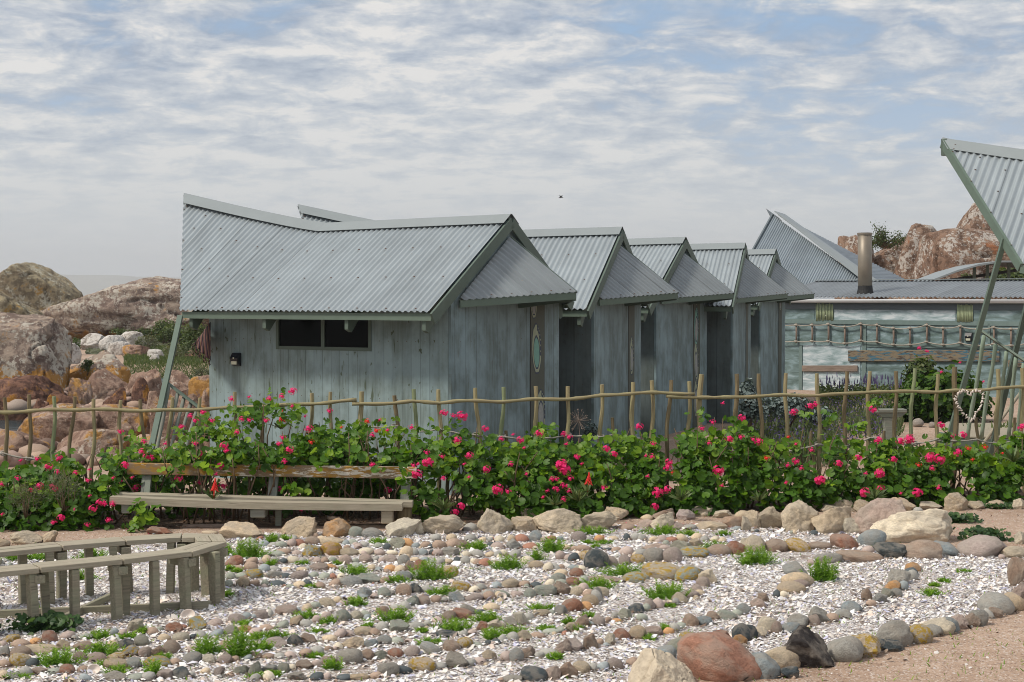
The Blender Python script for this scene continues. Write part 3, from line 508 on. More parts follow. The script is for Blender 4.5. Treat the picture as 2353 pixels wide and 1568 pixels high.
def place_rock(x,y,w_,h_,c_,o=None,mesh=None):
    w_*=1.12; h_*=1.12; g=G(x,y); D=g.y; W_=w_/F*D; H_=h_/F*D*1.12; Dp=min(W_*rs.uniform(.6,.9),H_*2.2+.02)
    kind='angular' if 'A' in c_ else ('mid' if ('m' in c_ or rs.random()<.40) else ('angular' if rs.random()<.55 else 'round'))
    if c_[0] in 'dk' and w_>70: kind='angular'
    if c_[0]=='r' and w_>70: kind='mid'
    if kind!='angular': H_*=.97
    me=rs.choice(ROCK[kind]); tilt=rs.uniform(-.5,.5) if W_/max(H_,.01)<2.2 else rs.uniform(-.12,.12)
    if 't' in c_[1:]: tilt=.6
    sunk=.24 if H_<.5 else .05
    ca,sa=abs(math.cos(tilt)),abs(math.sin(tilt))
    loc=Vector((g.x,g.y+Dp*.42,H_*(.5-sunk)))
    mtx=Matrix.Translation(loc)@Matrix.Rotation(tilt,4,'Y')@Matrix.Rotation(rs.uniform(-.35,.35),4,'Z')@Matrix.Diagonal((W_/2,Dp/2,H_/2*(1+sunk),1))
    if rs.random()<.5: mtx=mtx@Matrix.Rotation(math.pi,4,'Z')
    return me,mtx,kind
cnt={}
BIG.sort(key=lambda i:i[1])
for rn,x,y,w_,h_,c_ in BIG:
    me,mtx,kind=place_rock(x,y,w_,h_,c_)
    o=bpy.data.objects.new('stone' if w_<55 else 'boulder',me); C.objects.link(o); o.matrix_world=mtx
    base,cn=PAL[c_[0]]; j=[rs.uniform(.82,1.16)*q for q in (1,)]; f=j[0]; tw=rs.uniform(-.05,.05)
    o.color=(base[0]*f*(1+tw),base[1]*f,base[2]*f*(1-tw),.95 if 'L' in c_ else (.05 if 'A' in c_ else rs.choice([0,0,.25])))
    sz='big' if w_>48 else ('medium' if w_>24 else 'small'); shp={'round':'smooth','mid':'pitted','angular':'jagged'}[kind]
    lich=' yellow lichened' if 'L' in c_ else ''
    key=(rn,sz,cn,lich,shp); cnt[key]=cnt.get(key,0)+1; o['_k']=str(key)
    o['label']=(sz,shp,cn,lich,cnt[key],rn,key).__repr__()
for o in [o for o in C.objects if '_k' in o]:
    sz,shp,cn,lich,i,rn,key=eval(o['label']); del o['_k']
    pos='only such one in the' if cnt[key]==1 else (ORD[i-1]+' such one from left in the')
    o['label']=f"{sz} {shp}{lich} {cn} stone, {pos} {rn}"[:200]
    wds=o['label'].split()
    if len(wds)>16: o['label']=' '.join(o['label'].replace('only such one in the','only one in').replace(' such one','').replace(' from left in the',' from left,').replace('-',' ').split()[:16])
    o['category']='stone' if o.name.startswith('stone') else 'boulder'; o['group']='stones laid out in rows on the shell bed' if o.name.startswith('stone') else 'larger boulders edging the labyrinth'
# the small ones left over, and loose pebbles, as one heap of stuff
pv=[];pf=[];pc=[];off=0
ico=bmesh.new(); bmesh.ops.create_icosphere(ico,subdivisions=2,radius=1); iv=np.array([v.co[:] for v in ico.verts]); fi=np.array([[v.index for v in f.verts] for f in ico.faces]); ico.free()
def addpeb(mtx,col,seed):
    global off
    q=iv*(1+.16*np.sin(iv[:,[1,2,0]]*2.3+seed)).prod(axis=1,keepdims=True)
    m4=np.array(mtx); pv.append(q@m4[:3,:3].T+m4[:3,3]); pf.append(fi+off); pc.append(np.tile(col,(len(iv),1))); off+=len(iv)
for i,(rn,x,y,w_,h_,c_) in enumerate(SMALL):
    me,mtx,k_=place_rock(x,y,w_,h_,c_); base=np.array(PAL[c_[0]][0])*rs.uniform(.85,1.15); addpeb(mtx,base,i*1.7)
for i in range(260):
    rn,x,y,w_,h_,c_=rs.choice(items); x2=x+rs.gauss(0,16); y2=y+rs.gauss(0,3)
    if y2<1222: continue
    s=rs.uniform(5,15); c2=rs.choice('gptlbrnugpt'); me,mtx,k_=place_rock(x2,y2,s,s*.7,c2); addpeb(mtx,np.array(PAL[c2][0])*rs.uniform(.8,1.2),i*2.3)
o=npmesh('pebbles',np.concatenate(pv),np.concatenate(pf),M['pebble'],smooth=True,colors=np.concatenate(pc)); tag(o,'small loose pebbles scattered along the stone rows','pebbles',kind='stuff')
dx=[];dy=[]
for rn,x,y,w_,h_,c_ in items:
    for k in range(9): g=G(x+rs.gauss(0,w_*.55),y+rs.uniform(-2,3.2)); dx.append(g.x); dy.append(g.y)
o=chips('debris_contact_shade',np.array(dx),np.array(dy),.0125,M['chip'],[(.10,.07,.05),(.18,.12,.085),(.26,.19,.14),(.07,.06,.05)],[.35,.3,.2,.15],.012,.012); tag(o,'dark broken bits and dry weed along the stone rows, doubling as contact shade','debris',kind='stuff')  # brown debris, also strewn dark around stone bases as contact shade
# whole limpet shells
def limpet(x,y,wpx,label,tilt=.9):
    g=G(x,y); r=wpx/F*g.y/2; b=MB(); n=18; rings=[(1,0),(.93,-.10),(.8,-.30),(.5,-.52),(0.12,-.62)]
    vs=[];
    for q,z in rings:
        for k in range(n): t=2*math.pi*k/n; rr=q*(1+.04*math.sin(9*t)); vs.append((rr*r*math.cos(t),rr*r*.82*math.sin(t),z*r))
    fs=[(i*n+k,i*n+(k+1)%n,(i+1)*n+(k+1)%n,(i+1)*n+k) for i in range(4) for k in range(n)]+[tuple(range(4*n,5*n))]
    mt=Matrix.Translation((g.x,g.y,r*.75))@Matrix.Rotation(tilt,4,'X')
    b.add([mt@Vector(v) for v in vs],fs); o=b.build('limpet_shell',M['limpet'],org=(g.x,g.y,0),smooth=True)
    s_=o.modifiers.new('t','SOLIDIFY'); s_.thickness=.004; tag(o,label,'shell','larger empty shells lying among the stones')
for x,y,wp,lb in [(215,1549,30,'open pale limpet shell facing up between stones at the front left'),(309,1518,14,'small pinkish limpet shell standing above the front left shell'),
 (1153,1378,22,'white limpet shell left of centre, right of the long grey stone'),(1390,1349,26,'large round limpet shell right beside the green tuft and long pink stone'),(1488,1342,13,'little brown rimmed shell under the lichened oval stone'),
 (1010,1230,20,'tan scallop shell leaning on the long pale boulder'),(1468,1487,16,'narrow white shell fragment lying among front stones'),(432,1424,32,'flat cream shell lying at the foot of the round bench')]: limpet(x,y,wp,lb)
# ================= FOLIAGE HELPERS =================
def leafshape(kind):
    if kind=='geranium':
        n=14; pts=[(0,0,-.12)]
        for k in range(n):
            t=-math.pi/2+.28+(2*math.pi-.56)*k/(n-1); r=1+.09*math.cos(7*(t+math.pi/2)); pts.append((r*math.cos(t),r*math.sin(t),.10+.10*math.sin(3.5*k)))
        return np.array(pts),np.array([(0,k,k+1) for k in range(1,n)])
    if kind=='blade': return np.array([(-.10,0,0),(.10,0,0),(.07,.6,.05),(-.07,.6,.05),(0,1,.0)]),np.array([(0,1,2),(0,2,3),(3,2,4)])
    if kind=='oval': return np.array([(0,-.5,0),(.28,-.15,.05),(.26,.2,.06),(0,.55,0),(-.26,.2,.06),(-.28,-.15,.05)]),np.array([(0,1,2),(0,2,3),(0,3,4),(0,4,5)])
LS={k:leafshape(k) for k in('geranium','blade','oval')}
def leafmesh(name,kind,pos,nrm,size,tint,mat_,parent=None,org=(0,0,0),updir=None):
    """every leaf its own faces; nrm = leaf normal (for blades: growth direction)"""
    V0,F0=LS[kind]; n=len(pos); pos=np.asarray(pos,float); nrm=np.asarray(nrm,float); nrm/=np.linalg.norm(nrm,axis=1,keepdims=True)+1e-9
    r=rng.normal(size=(n,3)); 
    if kind=='blade':
        B=nrm; A=np.cross(r,B); A/=np.linalg.norm(A,axis=1,keepdims=True)+1e-9; Cc=np.cross(A,B)
    else:
        A=np.cross(r,nrm); A/=np.linalg.norm(A,axis=1,keepdims=True)+1e-9; B=np.cross(nrm,A); Cc=nrm
    s=np.asarray(size)[:,None,None]
    V=pos[:,None,:]+s*(V0[None,:,0:1]*A[:,None,:]+V0[None,:,1:2]*B[:,None,:]+V0[None,:,2:3]*Cc[:,None,:])
    Fc=(F0[None]+ (np.arange(n)*len(V0))[:,None,None]).reshape(-1,3)
    return npmesh(name,V.reshape(-1,3),Fc,mat_,parent,org,tint=np.repeat(np.clip(tint,0,1),len(V0)))
# ================= CABINS =================
def corr(mb,Bf,Rf,nrm,length,period=.097,amp=.0155,k=4,per=7,rows=None,mi=0,screws=None):
    """corrugated sheet ruled between curves Bf(s) (low edge) and Rf(s) (high edge), s in metres 0..length"""
    n=max(8,int(length/period*per)); vs=[];lc=[];r0=random.uniform(0,40)
    for i in range(n+1):
        s=length*i/n; a=Vector(Bf(s)); b_=Vector(Rf(s)); d=amp*math.cos(2*math.pi*s/period); L=(b_-a).length
        for j in range(k+1): t=j/k; vs.append(a.lerp(b_,t)+nrm*d); lc.append((s+r0,L*t,0))
    mb.add(vs,[(i*(k+1)+j,(i+1)*(k+1)+j,(i+1)*(k+1)+j+1,i*(k+1)+j+1) for i in range(n) for j in range(k)],lc,mi)
    if screws:
        smi,fracs,step=screws; m=0; s=period*step/2
        while s<length:
            a=Vector(Bf(s)); b_=Vector(Rf(s)); L=(b_-a).length
            for fr in fracs:
                q=fr if fr<.5 else fr
                if L>.35: c=a.lerp(b_,q if fr!=.03 else .05/L)+nrm*(amp+.004); mb.obox(c,(.012,0,0),(0,.012,0),nrm*.008,mi=smi)
            s+=period*step
def cabin(idx,T,phi,label,zr=3.98,ze=2.585,e=2.24,a=1.6,b_=1.69,le=4.43,lt=6.32,lk=3.35,rise=.62,full=True,dz=0):
    zr+=dz; ze+=dz
    T=Vector((T[0],T[1],0)); u=Vector((math.sin(phi),math.cos(phi),0)); v=Vector((math.cos(phi),-math.sin(phi),0)); Zv=Vector((0,0,1)); s_=.09
    def pt(aa,bb,z): return T+u*aa+v*bb+Zv*z
    org=T; root=thing('cabin',label,'cabin',org,'weathered corrugated-roof cabins in a row')
    def ridge(s): return zr-.015*s+(rise*((max(0,s-lk))/(lt-lk))**1.12 if s>lk else 0)
    slope=(zr-ze)/e
    for sg in(-1,1):
        ee=e if sg<0 else 2.02; zlow=zr-slope*ee
        def aw(s): return ee if s<=le else ee*(1-(s-le)/(lt-le))
        def zz_(aa,s): r=ridge(s); base=zlow; return base+(r-base)*(1-aa/ee)
        Bf=lambda s: pt(sg*max(aw(s),.02),-s,zz_(max(aw(s),.02),s)); Rf=lambda s: pt(0,-s,ridge(s))
        nrm=(Vector((0,0,1))*1+u*sg*slope).normalized()
        m_=MB(); corr(m_,Bf,Rf,nrm,lt-.02,screws=(1,(.03,.34,.66),5) if sg<0 else None)
        m_.build('roof_slope',[M['roof'],M['screw']],root,org,smooth=True)
        # ridge flashing
    m_=MB(); st=[0,.5,1.2,2,2.8,lk,lk+.3,lk+.7,lk+1.2,lk+1.8,lt-.02]; vs=[];lc=[]
    for s in st:
        r=ridge(s)+.03; w_=.235
        for q,zq in ((-w_,-w_*slope+.006),(-.02,0),(.02,0),(w_,-w_*slope+.006)): 
            s9=min(s,le+(lt-le)*(1-abs(q)/e)); zq+=ridge(s9)-ridge(s)
            vs.append(pt(q,-s9+ (.03 if s==0 else 0),r+zq)); lc.append((s,q,0))
    m_.add(vs,[(i*4+j,(i+1)*4+j,(i+1)*4+j+1,i*4+j+1) for i in range(len(st)-1) for j in range(3)],lc)
    o=m_.build('ridge_cap',M['cap'],root,org); sm=o.modifiers.new('t','SOLIDIFY'); sm.thickness=.006
    # barge boards on the gable and fascia under the eaves
    for sg,ee in((-1,e),(1,2.02)):
        m_=MB(); zl=zr-slope*ee; m_.beam(pt(sg*.0,.035,zr-.10),pt(sg*(ee-.02),.035,zl-.10),.035,.17,Zv); m_.build('barge_board',M['trim'],root,org,bevel=.004)
        m_=MB(); m_.beam(pt(sg*(ee-.06),.0,zl-.075),pt(sg*(ee-.06),-le,zl-.075),.03,.10); 
        m_.build('fascia',M['trim_light'] if sg<0 else M['trim'],root,org)
        for bb in (.05+.12,le*.33,le*.66,le-.12) if sg<0 else (.17,le-.2):
            m_=MB(); prof=[(ee-.08,zl-.06),(ee-.08,zl-.26),(ee-.17,zl-.30),(a-.02,zl+slope*(ee-a)-.20),(a-.02,zl+slope*(ee-a)-.06)]
            m_.prism([(x,z) for x,z in prof],T-v*bb,u*sg,Zv,v,.06); m_.build('rafter_end',M['trim'],root,org)
        # trim along the flared rear edge
        if sg<0: continue
        m_=MB(); m_.beam(pt(sg*(ee-.12),-le+.16,zl-.02),pt(sg*.12,-lt+.42,ridge(lt)-.26),.025,.08); m_.build('rear_trim',M['trim'],root,org)
    # walls
    th=.05; ztop=zr-slope*a-.05
    m_=MB(); L_=le-.02-s_
    if idx==1:
        # openings: the window is set into the near wall
        wx0,wx1,wz0,wz1=WIN
        for x0,x1,z0,z1 in((0,wx0,0,ztop),(wx1,L_,0,ztop),(wx0,wx1,0,wz0),(wx0,wx1,wz1,ztop)):
            m_.prism([(x0,z0),(x1,z0),(x1,z1),(x0,z1)],pt(-a,-s_,0),-v,Zv,u,th)
    else: m_.prism([(0,0),(L_,0),(L_,ztop),(0,ztop)],pt(-a,-s_,0),-v,Zv,u,th)
    m_.build('side_wall',M['wall'] if idx==1 else M['wall_shaded'],root,org)
    m_=MB(); m_.prism([(0,0),(L_,0),(L_,ztop-.05),(0,ztop-.05)],pt(b_,-s_,0),-v,Zv,-u,th,off=(7,0,0)); m_.build('side_wall',M['wall'],root,org)
    m_=MB(); m_.prism([(-a+.002,0),(b_-.002,0),(b_-.002,zr-slope*b_-.06),(0,zr-.06),(-a+.002,ztop)],pt(0,-s_,0),u,Zv,v,.045,off=(3,0,0)); m_.build('front_wall',M['wall_front'],root,org)
    m_=MB(); m_.prism([(-a+.06,0),(b_-.06,0),(b_-.06,zr-slope*b_-.1),(0,zr-.1),(-a+.06,ztop)],pt(0,-s_-L_,0),u,Zv,v,.045,off=(3,0,0)); m_.build('rear_wall',M['wall'],root,org)
    # door recess as a flat board, its shade put into the olive; groove beside
    c1,c2=.735,1.187
    m_=MB(); m_.prism([(c1,0),(c2,0),(c2,2.86+dz),(c1,2.86+dz)],pt(0,-s_+.045,0),u,Zv,v,.004); m_.build('olive_recess_strip',M['olive'],root,org)
    m_=MB(); m_.prism([(c1-.02,0),(c1,0),(c1,2.86),(c1-.02,2.86)],pt(0,-s_+.045,0),u,Zv,v,.006); m_.build('panel_groove',M['soot'],root,org)
    # painted shells on the recess strip
    for (cx_,cz_,rx,rz,rot_,kind) in PAINT.get(idx,[]):
        def ell(s,n=26,dx=0,dzz=0): return [(cx_+dx+s*(rx*math.cos(t)*math.cos(rot_)-rz*math.sin(t)*math.sin(rot_)),cz_+dzz+s*(rx*math.cos(t)*math.sin(rot_)+rz*math.sin(t)*math.cos(rot_))*(1+.03*math.sin(9*t))) for t in [2*math.pi*k/n for k in range(n)]]
        ms=[M['paint_navy'],M['paint_cream'] if kind!='g2' else M['paint_teal'],M['paint_teal'] if kind=='g' else M['paint_grey'],M['paint_navy']]
        m_=MB(); base=pt(0,-s_+.049,0)
        m_.prism(ell(1),base,u,Zv,v,.0015,mi=0); m_.prism(ell(.93),base,u,Zv,v,.003,mi=1); m_.prism(ell(.66,dx=-rx*.02,dzz=-rz*.14),base,u,Zv,v,.0045,mi=3); m_.prism(ell(.58,dx=-rx*.05,dzz=-rz*.15),base,u,Zv,v,.006,mi=2)
        band=[(cx_+rx*q*math.sin(t),cz_+rz*q*math.cos(t)) for q in(.9,) for t in np.linspace(.1,1.9,12)]+[(cx_+rx*.66*math.sin(t),cz_+rz*.72*math.cos(t)) for t in np.linspace(1.9,.1,12)]
        m_.prism(band,base,u,Zv,v,.0065,mi=3)
        for t in np.linspace(.3,1.7,6): 
            dx=cx_+rx*.80*math.sin(t); dz_=cz_+rz*.82*math.cos(t); m_.prism([(dx+.009*math.cos(q),dz_+.016*math.sin(q)) for q in np.linspace(0,5.6,8)],base,u,Zv,v,.0078,mi=1)
        m_.build('painted_shell',ms,root,org)
    # prow-shaped awning over the front
    ap=pt(.0,0.0,zr-.30); Lc=pt(-a+.16,0.0,2.77+dz); K=pt(.28,.95,2.885+dz); Rc=pt(b_+.05,0.0,2.77+dz)
    for A_,B_ in((Lc,K),(Rc,K)):
        nrm=(K-ap).cross(A_-ap).normalized()
        if nrm.z<0: nrm=-nrm
        hip=(K-ap).normalized(); perp=(A_-ap)-(A_-ap).dot(hip)*hip; wd=perp.length
        m_=MB(); Bf=lambda s: A_.lerp(K,s/wd)+ (K-ap).normalized()*.05; Rf=lambda s: A_.lerp(ap,s/wd)
        corr(m_,Bf,Rf,nrm,wd,amp=.021,screws=(1,(.03,),3) if A_ is Lc else None); m_.build('awning',[M['awning'],M['screw']],root,org,smooth=True)
        m_=MB(); m_.beam(A_-Zv*.085-v*.0,K-Zv*.085,.03,.105); m_.build('awning_fascia',M['trim_light'] if A_ is Lc else M['trim'],root,org)
    m_=MB(); m_.beam(ap-Zv*.03,K-Zv*.05,.05,.08); m_.beam(pt(.28,.0,2.66+dz),K-Zv*.11,.05,.10); m_.build('awning_bracket',M['trim'],root,org)
    return root,pt,org
M['paint_navy']=plain('navy_paint',(.035,.05,.085),.6,0,.3,30); M['paint_cream']=plain('cream_paint',(.33,.36,.25),.7,0,.3,30); M['paint_teal']=plain('teal_paint',(.17,.36,.30),.6,0,.25,20); M['paint_grey']=plain('pearl_paint',(.30,.31,.30),.6,0,.35,20)
WIN=(1.30,3.02,2.00,2.50)
PAINT={1:[(.83,2.72,.11,.28,.05,'n'),(.925,1.98,.155,.40,.06,'g'),(1.07,.98,.15,.37,.03,'n')],2:[(.97,1.70,.14,.36,0,'n')],3:[(.93,2.15,.15,.42,-.05,'g2'),(.93,1.40,.15,.42,.1,'n'),(.93,.62,.15,.42,0,'n'),(.93,2.75,.12,.15,0,'n')],5:[(.95,2.6,.12,.2,0,'n')]}
K_=1.12
fits={1:(-.03,19.68,29.05),2:(1.71,23.3,18.65),3:(3.18,27.31,25.02),4:(4.74,30.25,15.97),5:(6.08,34.24,21.11)}
labs={1:'nearest and largest grey blue cabin, with long window and wall lamp, by the fence',2:'second cabin in the row, its gable just behind the nearest cabin',3:'third cabin, middle of the row, with green feather-like shell painting on its front',
 4:'fourth cabin in the row, showing only a narrow strip of front wall',5:'farthest cabin in the row, beside the long painted wall building'}
CAB={}
for i,(X_,Y_,ph) in fits.items():
    CAB[i]=cabin(i,(X_*K_,Y_*K_),R(ph),labs[i])
root1,pt1,org1=CAB[1]
# window of the first cabin
wx0,wx1,wz0,wz1=WIN; s_=.09; T1=org1; ph1=R(29.05); u1=Vector((math.sin(ph1),math.cos(ph1),0)); v1=Vector((math.cos(ph1),-math.sin(ph1),0)); Zv=Vector((0,0,1))
fr=MB(); base=pt1(-1.6,-s_,0)
def wb(x0,x1,z0,z1,d0,d1,mb): 
    c=base-v1*((x0+x1)/2)+Zv*((z0+z1)/2)+u1*((d0+d1)/2); mb.obox(c,v1*(x1-x0)/2,u1*(d1-d0)/2,Zv*(z1-z0)/2)
wb(wx0,wx0+.05,wz0,wz1,-.015,.04,fr);wb(wx1-.05,wx1,wz0,wz1,-.015,.04,fr);wb(wx0+.05,wx1-.05,wz0,wz0+.05,-.012,.04,fr);wb(wx0+.05,wx1-.05,wz1-.05,wz1,-.012,.04,fr);wb((wx0+wx1)/2-.03,(wx0+wx1)/2+.03,wz0+.05,wz1-.05,-.010,.035,fr)
win=fr.build('window',M['trim'],root1,org1)
for x0,x1 in((wx0+.05,(wx0+wx1)/2-.03),((wx0+wx1)/2+.03,wx1-.05)):
    m_=MB(); wb(x0,x1,wz0+.05,wz1-.05,.012,.018,m_); m_.build('pane',M['glass'],win,org1)
m_=MB(); wb(wx0-.1,wx1+.1,wz0-.1,wz1+.1,.09,.10,m_); m_.build('window_backing',M['soot'],root1,org1)  # flat black sheet set behind the panes
# leaning support struts at the rear corner of the first cabin
def struts(root,org,top,foot,bp,bq,slats,mat_,name='support_pole'):
    m_=MB(); m_.beam(top,foot,.075,.075,(0,1,0)); m_.build(name,M['trim_light'],root,org)
    m_=MB(); m_.beam(bp,bq,.03,.09,(0,1,0)); m_.build('brace',M['trim_light'],root,org)
    for a_,b2,r_ in slats:
        m_=MB(); n=9; m_.tube([a_.lerp(b2,i/n)+Vector((.006*math.sin(i*.9+a_.x*9),0,0)) for i in range(n+1)],[r_*(1+.12*math.sin(i*2.3)) for i in range(n+1)],8); m_.build('slat',mat_,root,org,smooth=True)
Dp=20.9
struts(root1,org1,P(414,728,22.2),P(320,1158,19.9),P(384,880,21.4),P(482,955,21.2),[(P(x,y,21.35),P(x-42-(i*4),1120,20.6),.028) for i,(x,y) in enumerate([(388,885),(408,902),(422,914),(438,926),(455,937)])],M['pole_grey'])
# wall lamps
def wall_lamp(c,xd,nd,s,label):
    c=Vector(c); r=thing('wall_lamp',label,'lamp',c,'black solar wall lamps')
    m_=MB(); m_.prism([(0,-.10),(0,.10),(.045,.10),(.10,.02),(.075,-.06),(.03,-.10)],c-xd*.075*s,nd*s,Zv*s,xd,.15*s); m_.build('housing',M['black'],r,c,bevel=.006)
    m_=MB(); a_=c+nd*s*.0855+Zv*s*(-.016); m_.obox(a_+Zv*(-.035*s)-nd*.0*s,xd*.05*s,(nd*.075+Zv*-.0).normalized()*.003*s,Zv*.024*s); m_.build('lens',M['lens'],r,c)
    m_=MB(); m_.obox(c+nd*s*.095+Zv*s*.022,xd*.012*s,nd*.008*s,Zv*.012*s); m_.build('sensor',M['lens'],r,c,bevel=.003)
    return r
q=P(546,826,20); 
def on_plane(px,py,p0,n):
    d=ray(px,py); o=Vector((0,0,CZ)); return o+d*((Vector(p0)-o).dot(n)/d.dot(n))
lp=on_plane(546,826,base,u1); wall_lamp(lp-u1*.002,v1,-u1,1.0,'black solar lamp on the left end of the nearest cabin wall')
# striped blanket hanging on the back of the first cabin
m,N=mat('striped_blanket'); vv_=attr(N,'lc'); sp_=N.n('ShaderNodeSeparateXYZ'); N.l(vv_,sp_.inputs[0]); 
c_=N.ramp(N.math('FRACT',N.math('MULTIPLY',sp_.outputs[0],7.5)),[(0,(.02,.015,.02)),(.25,(.11,.05,.05)),(.45,(.20,.12,.07)),(.55,(.03,.02,.03)),(.72,(.13,.06,.065)),(.9,(.18,.10,.06))],'CONSTANT'); N.l(c_,N.b.inputs['Base Color']); N.b.inputs['Roughness'].default_value=.95; M['blanket']=m
m_=MB(); vs=[];lc=[];nu,nv=24,20
A0=P(481,735,22.4);A1=P(481,800,22.4);B0=P(468,760,22.3);B1=P(445,782,22.3)
for i in range(nu+1):
    for j in range(nv+1):
        s=i/nu;t=j/nv; top=P(482-14*s,740+ 22*s,22.35+.5*s); bot=P(482-36*s**.9,828-38*s,22.25+.5*s)
        p=top.lerp(bot,t); p.x+=.012*math.sin(s*22); p.y+=.04*math.sin(s*22+1)*t; vs.append(p); lc.append((s*.7+t*.15,t*.9,0))
m_.add(vs,[(i*(nv+1)+j,(i+1)*(nv+1)+j,(i+1)*(nv+1)+j+1,i*(nv+1)+j+1) for i in range(nu) for j in range(nv)],lc)
for i in range(nu+1):
    p=Vector(vs[i*(nv+1)+nv]); m_.tube([p,p+Vector((-.015,0,-.04)),p+Vector((-.01+.02*math.sin(i),0,-.085))],.005,4)
o=m_.build('striped_blanket',M['blanket'],org=P(481,740,22.4),smooth=True); sm=o.modifiers.new('t','SOLIDIFY'); sm.thickness=.008; tag(o,'dark striped fringed blanket hanging at the rear corner of the nearest cabin','blanket')
# raised roof corner of the building at the right edge
def right_roof():
    ph=R(34.5); u=Vector((math.sin(ph),math.cos(ph),0)); v=Vector((math.cos(ph),-math.sin(ph),0))
    tip=P(2166,320,25.0); eave=P(2345,606,22.4); org=Vector((tip.x,tip.y,0)); root=thing('raised_roof_house','grey corrugated roof with raised pointed corner on green struts at right edge','house',org)
    kr=5.2; 
    def zr_(s): return tip.z-.085*s- .02*s*(1 if s<3 else 0)
    rEnd=lambda s: tip+v*s+Zv*(-.20*s)
    # rows run down the slope direction
    sd=(eave-tip); 
    # split sd into along-ridge and down-slope parts
    al=sd.dot(v); dn=sd-v*al+Zv*(0.20*al)
    L_=6.4
    def Rf(s): return rEnd(s)
    def Bf(s):
        t=min(1,s/al); return rEnd(s)+dn*t
    nrm=v.cross(dn).normalized(); nrm=nrm if nrm.z>0 else -nrm
    m_=MB(); corr(m_,lambda s:Bf(s+.02),lambda s:Rf(s+.02),nrm,L_,period=.115,amp=.018,screws=(1,(.03,.34,.66),4)); m_.build('roof_slope',[M['roof'],M['screw']],root,org,smooth=True)
    dn2=Vector((-dn.x,-dn.y,dn.z)); n2=v.cross(dn2).normalized(); n2=n2 if n2.z>0 else -n2
    m_=MB(); corr(m_,lambda s:rEnd(s+.02)+dn2*min(1,(s+.02)/al),lambda s:rEnd(s+.02),n2,L_); m_.build('roof_slope',M['roof'],root,org,smooth=True)
    m_=MB(); vs=[]
    for s in (0,.15,L_):
        for q in(-1,-.08,.08,1):
            d_=(dn if q>0 else dn2).normalized()*abs(q)*(.28 if s else .05); vs.append(rEnd(s)+d_+Zv*.03)
    m_.add(vs,[(i*4+j,4+i*4+j,5+i*4+j,1+i*4+j) for i in range(2) for j in range(3)]); o=m_.build('ridge_cap',M['cap'],root,org); sm=o.modifiers.new('t','SOLIDIFY'); sm.thickness=.006
    m_=MB(); m_.beam(tip-Zv*.06,eave-Zv*.06,.045,.15); m_.build('edge_board',M['trim_light'],root,org)
    e2=tip+v*al+Zv*(-0.20*al)+dn2; m_=MB(); m_.beam(tip-Zv*.08,e2-Zv*.08,.03,.15); m_.build('edge_board',M['trim_light'],root,org)
    m_=MB(); m_.obox(tip-Zv*.14+v*.035,v*.045,u*.05,Zv*.14); m_.build('end_block',M['trim'],root,org)
    m_=MB(); m_.beam(eave-Zv*.08,eave+v*(L_-al)-Zv*(0.20*(L_-al)+.08),.035,.12); m_.build('fascia',M['trim_light'],root,org)
    # wall set in from the eaves, out of the frame
    wA=eave+v*1.6+(-Vector((dn.x,dn.y,0))).normalized()*.6; wA.z=0
    m_=MB(); m_.prism([(0,0),(3.5,0),(3.5,3.3),(0,3.3)],wA,v,Zv,u,.06); m_.build('side_wall',M['wall'],root,org)
    m_=MB(); m_.prism([(0,0),(2.4,0),(2.4,3.3),(0,3.3)],wA,u,Zv,v,.06); m_.build('rear_wall',M['wall'],root,org)
    foot=G(2160,1078); struts(root,org,P(2308,549,22.9),foot,P(2256,762,23.6),P(2372,842,23.0),
      [(P(2262+0,772,23.5),P(2222,1012,24.2),.035),(P(2288,792,23.4),P(2254,1008,24.0),.033),(P(2312,808,23.3),P(2292,1000,24.0),.03),(P(2334,822,23.2),P(2318,1005,23.8),.033),(P(2352,836,23.1),P(2337,1010,23.7),.03)],M['pole_mint'])
    m_=MB(); m_.beam(P(2375,640,23.4),G(2268,1072),.075,.075,(0,1,0)); m_.build('support_pole',M['trim'],root,org)
right_roof()
# ================= LONG PAINTED BUILDING =================
WA=P(1770,690,44.5); WB=P(2480,702,39.5); WA.z=WB.z=0; wd=(WB-WA).normalized(); wn=Vector((wd.y,-wd.x,0)); 
if wn.y>0: wn=-wn
wback=-wn; orgB=WA.copy(); LW=(WB-WA).length
rb=thing('long_building','long low building with brushed white and green wall and low corrugated roof','building',orgB)
def wp(px,py,off=0.0):
    p=on_plane(px,py,WA+wn*off,wn); return p
def wxz(px,py,off=0.0):
    p=wp(px,py,off); return ((p-WA).dot(wd),p.z)
def wrect(mb,x0,y0,x1,y1,off,th,mi=0):
    a_=wxz((x0),(y1));c_=wxz(x1,y0); mb.prism([(a_[0],a_[1]),(c_[0],a_[1]),(c_[0],c_[1]),(a_[0],c_[1])],WA+wn*off,wd,Zv,wn,th,mi=mi)
m_=MB(); m_.prism([(0,-.1),(LW,-.1),(LW,2.66),(0,2.66)],WA,wd,Zv,wback,.12); m_.build('wall',M['brushed'],rb,orgB)
m_=MB(); m_.prism([(0,-.1),(5,-.1),(5,2.66),(0,2.66)],WA+wback*.13,wback,Zv,wd,.12); m_.build('wall',M['brushed'],rb,orgB)
